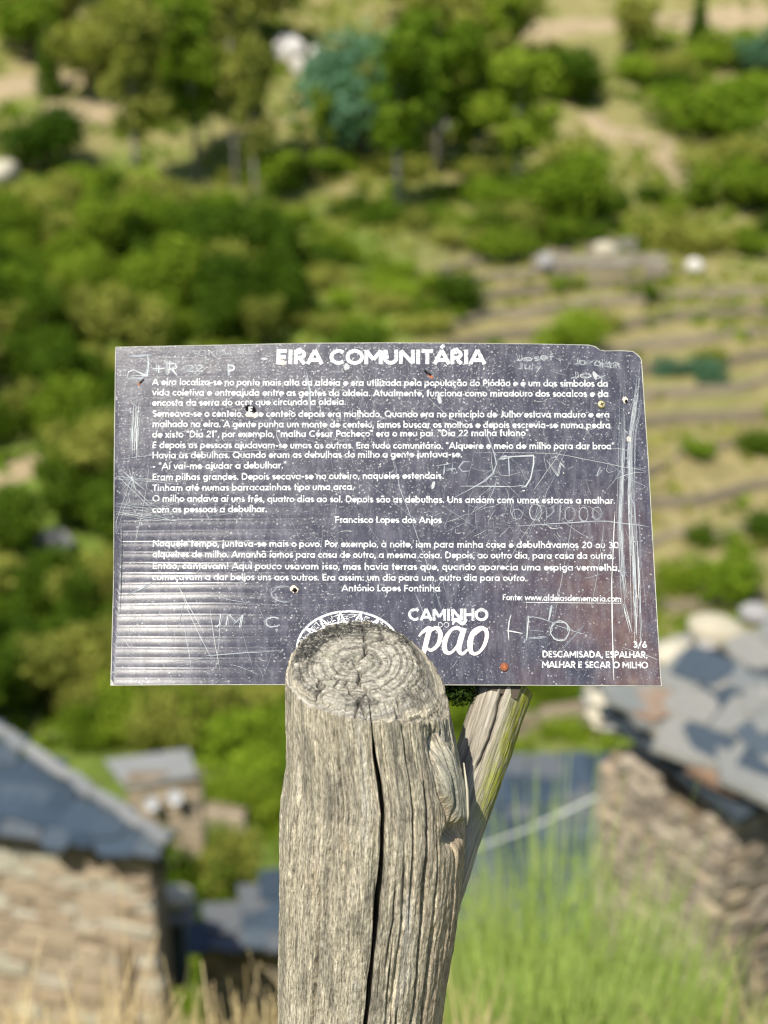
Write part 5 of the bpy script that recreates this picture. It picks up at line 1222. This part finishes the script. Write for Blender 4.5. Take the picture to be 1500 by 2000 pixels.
for a0, r1, r2, dp, wd in ((1.15, .04, .7, .006, .0013), (.2, .12, .55, .003, .0009), (2.5, .15, .6, .002, .0008), (-2.5, .1, .6, .002, .0008), (-1.35, .1, 1.0, .006, .0011), (1.9, .5, .95, .003, .001), (.7, .5, .98, .003, .001), (2.1, .6, .95, .002, .0009), (-.5, .5, .9, .002, .0008), (3.0, .4, .8, .002, .0007), (1.5, .65, .98, .004, .001), (-2.0, .7, 1.0, .003, .0009), *[(a, a1, a1 + w1, d1, w2_) for a, a1, w1, d1, w2_ in zip(rng.uniform(-3.1, 3.1, 34), rng.uniform(.35, .85, 34), rng.uniform(.12, .4, 34), rng.uniform(.002, .006, 34), rng.uniform(.0005, .0010, 34))]):
    w_ = ang - a0 - .25 * vnoise(rrd * 90, a0 * 5) ; w_ = (w_ + np.pi) % (2 * np.pi) - np.pi
    CZ = CZ - dp * np.exp(-(w_ * np.maximum(rrd, .001) / wd) ** 2) * sstep(r1, r1 + .1, RH) * (1 - sstep(r2 - .08, r2, RH))
CZ = CZ - .005 * np.exp(-((CXp - px_c + .001) / .0022) ** 2 - ((CYp - py_c - .001) / .006) ** 2)
CZ = CZ - .0022 * edge_f * (1 - edge_f) * 4 * np.clip(fbm(ang * 26, RH * 2, 5, 2), -.2, 1)
Vp = np.concatenate([np.stack([X, Y, Z], -1).reshape(-1, 3), np.stack([CXp, CYp, CZ], -1).reshape(-1, 3)])
nrow = len(zb) + NCAP
fc = grid_faces(nrow, NPH, True)
pm = mesh('trunk', Vp, fc, smooth=True)
def fattr(me_, nm, arr): a_ = me_.attributes.new(nm, 'FLOAT', 'POINT'); a_.data.foreach_set('value', np.asarray(arr, dtype=np.float32).ravel())
def vattr(me_, nm, arr): a_ = me_.attributes.new(nm, 'FLOAT_VECTOR', 'POINT'); a_.data.foreach_set('vector', np.asarray(arr, dtype=np.float32).ravel())
# grain coordinates: x across the fibres, y along them; flows round the knot
gxs = PH3 * .062; swirl = np.exp(-(np.maximum(np.sqrt(qk) - 1, 0) / .8) ** 2) * (1 - flake)
gxs = gxs + .010 * swirl * np.sign(PH3 - R(-30)) * 0 + .0035 * fbm(PH3 * 1.5, Z * 9, 2) + .05 * flake * (Z - kzc)
gs = np.stack([gxs, Z, 0 * Z], -1).reshape(-1, 3)
gcp = np.stack([ringn, ang * .01, .5 + 0 * ang], -1).reshape(-1, 3)
vattr(pm, 'grain', np.concatenate([gs, gcp]))
fattr(pm, 'cap', np.concatenate([np.zeros(Z.size), (1 - sstep(.25, .8, edge_f + .25 * fbm(CXp * 160, CYp * 160, 5, 3))).ravel()]))
n_l = fbm(CXp * 60, CYp * 60, 3, 4) ; 
lich = sstep(.50, .68, RH) * np.clip((sstep(-.15, .15, n_l + .30 * np.cos(ang - 2.0) + .05)), 0, 1) * (1 - .25 * edge_f)
lich = lich * np.clip(.2 + sstep(-.5, .4, np.sin(ang - .0)), 0, 1) * 1.0
lich = np.maximum(lich, sstep(.62, .72, RH + .10 * n_l) * sstep(.35, .75, np.sin(ang - .25)) * (1 - .4 * edge_f))
lich = np.maximum(lich, .75 * sstep(.62, .75, RH) * (1 - sstep(.86, .95, RH)) * sstep(-.05, .25, fbm(CXp * 80 + 9, CYp * 80, 3, 3)))
lich = np.maximum(lich, np.exp(-((ang - .95) / .35) ** 2) * sstep(.45, .6, RH) * sstep(-.2, .1, n_l))
fattr(pm, 'lichen', np.concatenate([np.zeros(Z.size), lich.ravel()]))
fattr(pm, 'flake', np.concatenate([flake.ravel(), np.zeros(ang.size)]))
fattr(pm, 'rot', np.concatenate([(np.exp(-((PH3 + .25) / .55) ** 2) * (1 - sstep(1.02, 1.06, Z)) * (1 - flake)).ravel(), np.zeros(ang.size)]))
k = NM('weathered_wood', .88, .2)
ga = k.n('Attribute', attribute_name='grain').outputs['Vector']
def gmap(sx_, sy_, sz_=1): mp = k.n('Mapping'); mp.inputs['Scale'].default_value = (sx_, sy_, sz_); k.l(ga, mp.inputs[0]); return mp.outputs[0]
s1 = k.noise(gmap(520, 34), 1, 7, .72, .3); s2 = k.noise(gmap(1300, 170), 1, 4, .65, .2); s3 = k.noise(gmap(60, 9), 1, 4, .6); s4 = k.noise(gmap(900, 220), 1, 4, .7)
mott = k.noise(gmap(38, 34), 1, 5, .65)
tone = k.ramp(s3, [(.28, (.19, .17, .14)), (.42, (.30, .27, .21)), (.55, (.44, .39, .295)), (.70, (.40, .375, .33))])
tone = k.mix(k.ramp(mott, [(.52, 0.0), (.72, .7)]), tone, (.31, .285, .21))
tone = k.mix(k.ramp(k.noise(gmap(90, 20), 1, 4, .6), [(.58, 0.0), (.75, .55)]), tone, (.46, .35, .23))
tone = k.mix(.85, tone, k.ramp(s1, [(.32, .12), (.43, .62), (.54, 1.10), (.68, 1.65)]), 'MULTIPLY')
tone = k.mix(.7, tone, k.ramp(s2, [(.36, .18), (.47, .92), (.62, 1.6)]), 'MULTIPLY')
tone = k.mix(k.math('MULTIPLY', k.attr('flake'), .55), tone, k.ramp(s4, [(.3, (.14, .15, .13)), (.55, (.27, .28, .24)), (.75, (.40, .41, .35))]))
tone = k.mix(k.math('MULTIPLY', k.attr('rot'), .7), tone, k.mix(.8, k.ramp(s4, [(.25, (.10, .07, .045)), (.5, (.38, .28, .18)), (.75, (.60, .48, .32))]), k.ramp(s1, [(.3, .5), (.6, 1.2)]), 'MULTIPLY'))
co = k.coord()
capn = k.noise(co, 330, 6, .7); capm_ = k.noise(co, 90, 4, .6)
ringt = k.noise(gmap(430, 50, 1), 1, 2, .5)
capc = k.ramp(capn, [(.32, (.10, .085, .065)), (.44, (.27, .245, .195)), (.56, (.42, .39, .32)), (.70, (.54, .51, .44))])
capc = k.mix(.9, capc, k.ramp(ringt, [(.36, .42), (.48, .95), (.6, 1.2)]), 'MULTIPLY')
capc = k.mix(k.ramp(capm_, [(.55, 0.0), (.7, .5)]), capc, (.34, .34, .24))
lm = k.math('MULTIPLY', k.attr('lichen'), k.ramp(k.noise(co, 420, 5, .75), [(.36, .0), (.50, 1.0)]))
capc = k.mix(lm, capc, k.ramp(capn, [(.4, (.020, .020, .018)), (.7, (.10, .098, .085))]))
fin = k.mix(k.attr('cap'), tone, capc)
k.col(fin)
hgt = k.math('ADD', k.math('MULTIPLY', s2, .5), k.math('ADD', k.math('MULTIPLY', s1, .6), k.math('MULTIPLY', k.math('ADD', s4, capn), .35)))
k.bump(hgt, 1.0, .0030)
pm.materials.append(k.m)
post = empty('wooden_post', (float(EXc[0]), .7, 0), 'thick weathered grey wooden post split by a long vertical crack', 'post')
o = obj('trunk', pm, post); o.matrix_parent_inverse = post.matrix_basis.inverted()
WOODM = k.m
# loose fibre hanging on the right side
sp_ = MB(); a0_, a1_ = Vector(at_t(905, 1490, .985)), Vector(at_t(912, 1612, .995))
sp_.tube([a0_, (a0_ * .6 + a1_ * .4) + Vector((.0016, -.003, 0)), (a0_ * .2 + a1_ * .8) + Vector((.0012, -.002, 0)), a1_], [.0006, .0010, .0009, .0004], 5)
k = NM('splinter', .8, .2).col((.46, .42, .32)); o = obj('splinter', sp_.mesh('splinter', k.m, True), post); o.matrix_parent_inverse = post.matrix_basis.inverted()

# ------------------------------------------------------------------ leaning pole behind, that holds the panel up
def panel_t(px, py): d = ray(px, py); return ((PO - CAM) @ PN) / (d @ PN)
rP = .0222
top_p = Vector(at_t(985, 1345, panel_t(985, 1345) + (rP + TH + .001)))
bot_p = Vector(at_t(893, 1622, 1.075))
ax = (top_p - bot_p); ax_l = ax.length; axn = ax.normalized()
top_end = top_p + axn * .004; 
NB, NL = 200, 260
tz = np.linspace(-.55, 1, NL); ph = np.linspace(0, 2 * np.pi, NB, endpoint=False)
e1 = Vector((0, -1, 0)); e1 = (e1 - axn * e1.dot(axn)).normalized(); e2b = axn.cross(e1)
E1, E2, AX, BP = [np.array(v) for v in (e1, e2b, axn, bot_p)]
PHb, TZ = np.meshgrid(ph, tz); Ls = ax_l + .004
rb = rP * (1.0 - .12 * (1 - np.clip(TZ, 0, 1))) + .0008 * fbm(np.cos(PHb) * 2, np.sin(PHb) * 2, TZ * 6, 3) + .0005 * fbm(PHb * 9, TZ * 5, 3, 3) + .0003 * fbm(PHb * 30, TZ * 14, 6, 2)
ckp = .30 + .05 * vnoise(TZ * 7, 2.2)                       # crack on the visible side
sgn = -1.0 if E2[0] > 0 else 1.0
pc = sgn * (.30) + .12 * vnoise(TZ * 3.2, 2.2) + .018 * vnoise(TZ * 22, 5.0)
PHw = (PHb + np.pi) % (2 * np.pi) - np.pi
rb = rb - .008 * np.exp(-((PHw - pc) / .05) ** 2) * sstep(.30, .45, TZ)
rim_drop = .010 * (1 - np.cos(PHw)) * 0
endz = np.clip(TZ, None, 1) * Ls
rb = rb * (1 - .10 * sstep(.985, 1.0, TZ))
Pb_ = BP[None, None] + AX * endz[..., None] + (E1 * np.cos(PHb)[..., None] + E2 * np.sin(PHb)[..., None]) * rb[..., None]
rows = [Pb_.reshape(-1, 3)]; lastr = Pb_[-1]; cc = lastr.mean(0)
for f in np.linspace(.93, 0, 22): 
    q_ = cc + (lastr - cc) * f + AX * (.0012 * (1 - f) + .0004 * np.sin(f * 40)); rows.append(q_)
Vb = np.concatenate(rows); nb = NL + 22
bmh = mesh('pole', Vb, grid_faces(nb, NB, True), smooth=True)
gb = np.stack([(PHw * rP), endz, 3 + 0 * endz], -1).reshape(-1, 3); gb2 = np.concatenate([np.stack([np.linspace(.93, 0, 22)[j] * rP + 0 * ph, ph * .01, 3.5 + 0 * ph], -1) for j in range(22)])
vattr(bmh, 'grain', np.concatenate([gb, gb2]))
mossv = sstep(-.25, .55, -sgn * np.sin(PHb) * 1.0 + .25 * fbm(PHb * 2, TZ * 5, 1, 3)) * sstep(.0, .25, TZ)
fattr(bmh, 'moss', np.concatenate([mossv.ravel(), np.zeros(22 * NB)]))
k = NM('weathered_pole_wood', .88, .2); ga = k.n('Attribute', attribute_name='grain').outputs['Vector']
s1 = k.noise(gmap(520, 16), 1, 6, .65, .3); s2 = k.noise(gmap(1700, 90), 1, 4, .6); s3 = k.noise(gmap(130, 14), 1, 4, .6)
tone = k.ramp(s3, [(.3, (.15, .135, .11)), (.5, (.28, .25, .20)), (.7, (.40, .37, .31))])
tone = k.mix(.85, tone, k.ramp(s1, [(.28, .35), (.5, 1.0), (.75, 1.3)]), 'MULTIPLY'); tone = k.mix(.5, tone, k.ramp(s2, [(.3, .5), (.7, 1.3)]), 'MULTIPLY')
mm = k.math('MULTIPLY', k.attr('moss'), k.ramp(k.noise(gmap(260, 60), 1, 5, .7), [(.34, .15), (.55, 1.0)]))
tone = k.mix(mm, tone, k.ramp(s1, [(.35, (.06, .065, .008)), (.6, (.30, .31, .04))]))
k.col(tone); k.bump(k.math('ADD', s1, k.math('MULTIPLY', s2, .6)), .9, .0012); bmh.materials.append(k.m)
o = obj('support_pole', bmh); prop(o, 'slimmer leaning pole with green lichen holding the sign from behind', 'pole')
# back batten that takes the brass screw and rests on the pole
bt = MB(); u_, v_ = loc(1175, 790)
bt.box(((u_ + loc(985, 1303)[0]) / 2, (v_ + loc(985, 1303)[1]) / 2, -.0045 - .011), (.26, .035, .02), None)
bl = bt.V; bt.V = []
uc, vc = (u_ + loc(985, 1303)[0]) / 2, (v_ + loc(985, 1303)[1]) / 2; an = math.atan2(v_ - vc, u_ - uc)
for x, y, z in bl: dx, dy = x - uc, y - vc; bt.V.append((uc + dx * math.cos(an) - dy * math.sin(an) + .0, vc + dx * math.sin(an) + dy * math.cos(an), z))
o = obj('batten', bt.mesh('batten', BARK_DARK), sign)
# moss tuft between post, pole and panel, its colour darkened for the shadow there
mc = Vector(at_t(893, 1350, 1.10)); mv = []; mf = []
for i in range(1500):
    d = rng.normal(size=3); d /= np.linalg.norm(d); rr2 = rng.random() ** .4
    p = np.array(mc) + d * rr2 * np.array([.017, .010, .012]); t = rng.normal(size=3); t /= np.linalg.norm(t); b = np.cross(t, d); s = rng.uniform(.0006, .0016)
    mv += [tuple(p - b * s), tuple(p + b * s), tuple(p + t * s * 2.6)]; mf.append((3 * i, 3 * i + 1, 3 * i + 2))
prop(obj('moss_tuft', mesh('moss_tuft', mv, mf, leaf_mat('moss', (.008, .02, .004), (.05, .09, .012)))), 'dark green moss tuft in the fork under the sign', 'moss')
# low vegetation stays outside the frame of reference of the sign
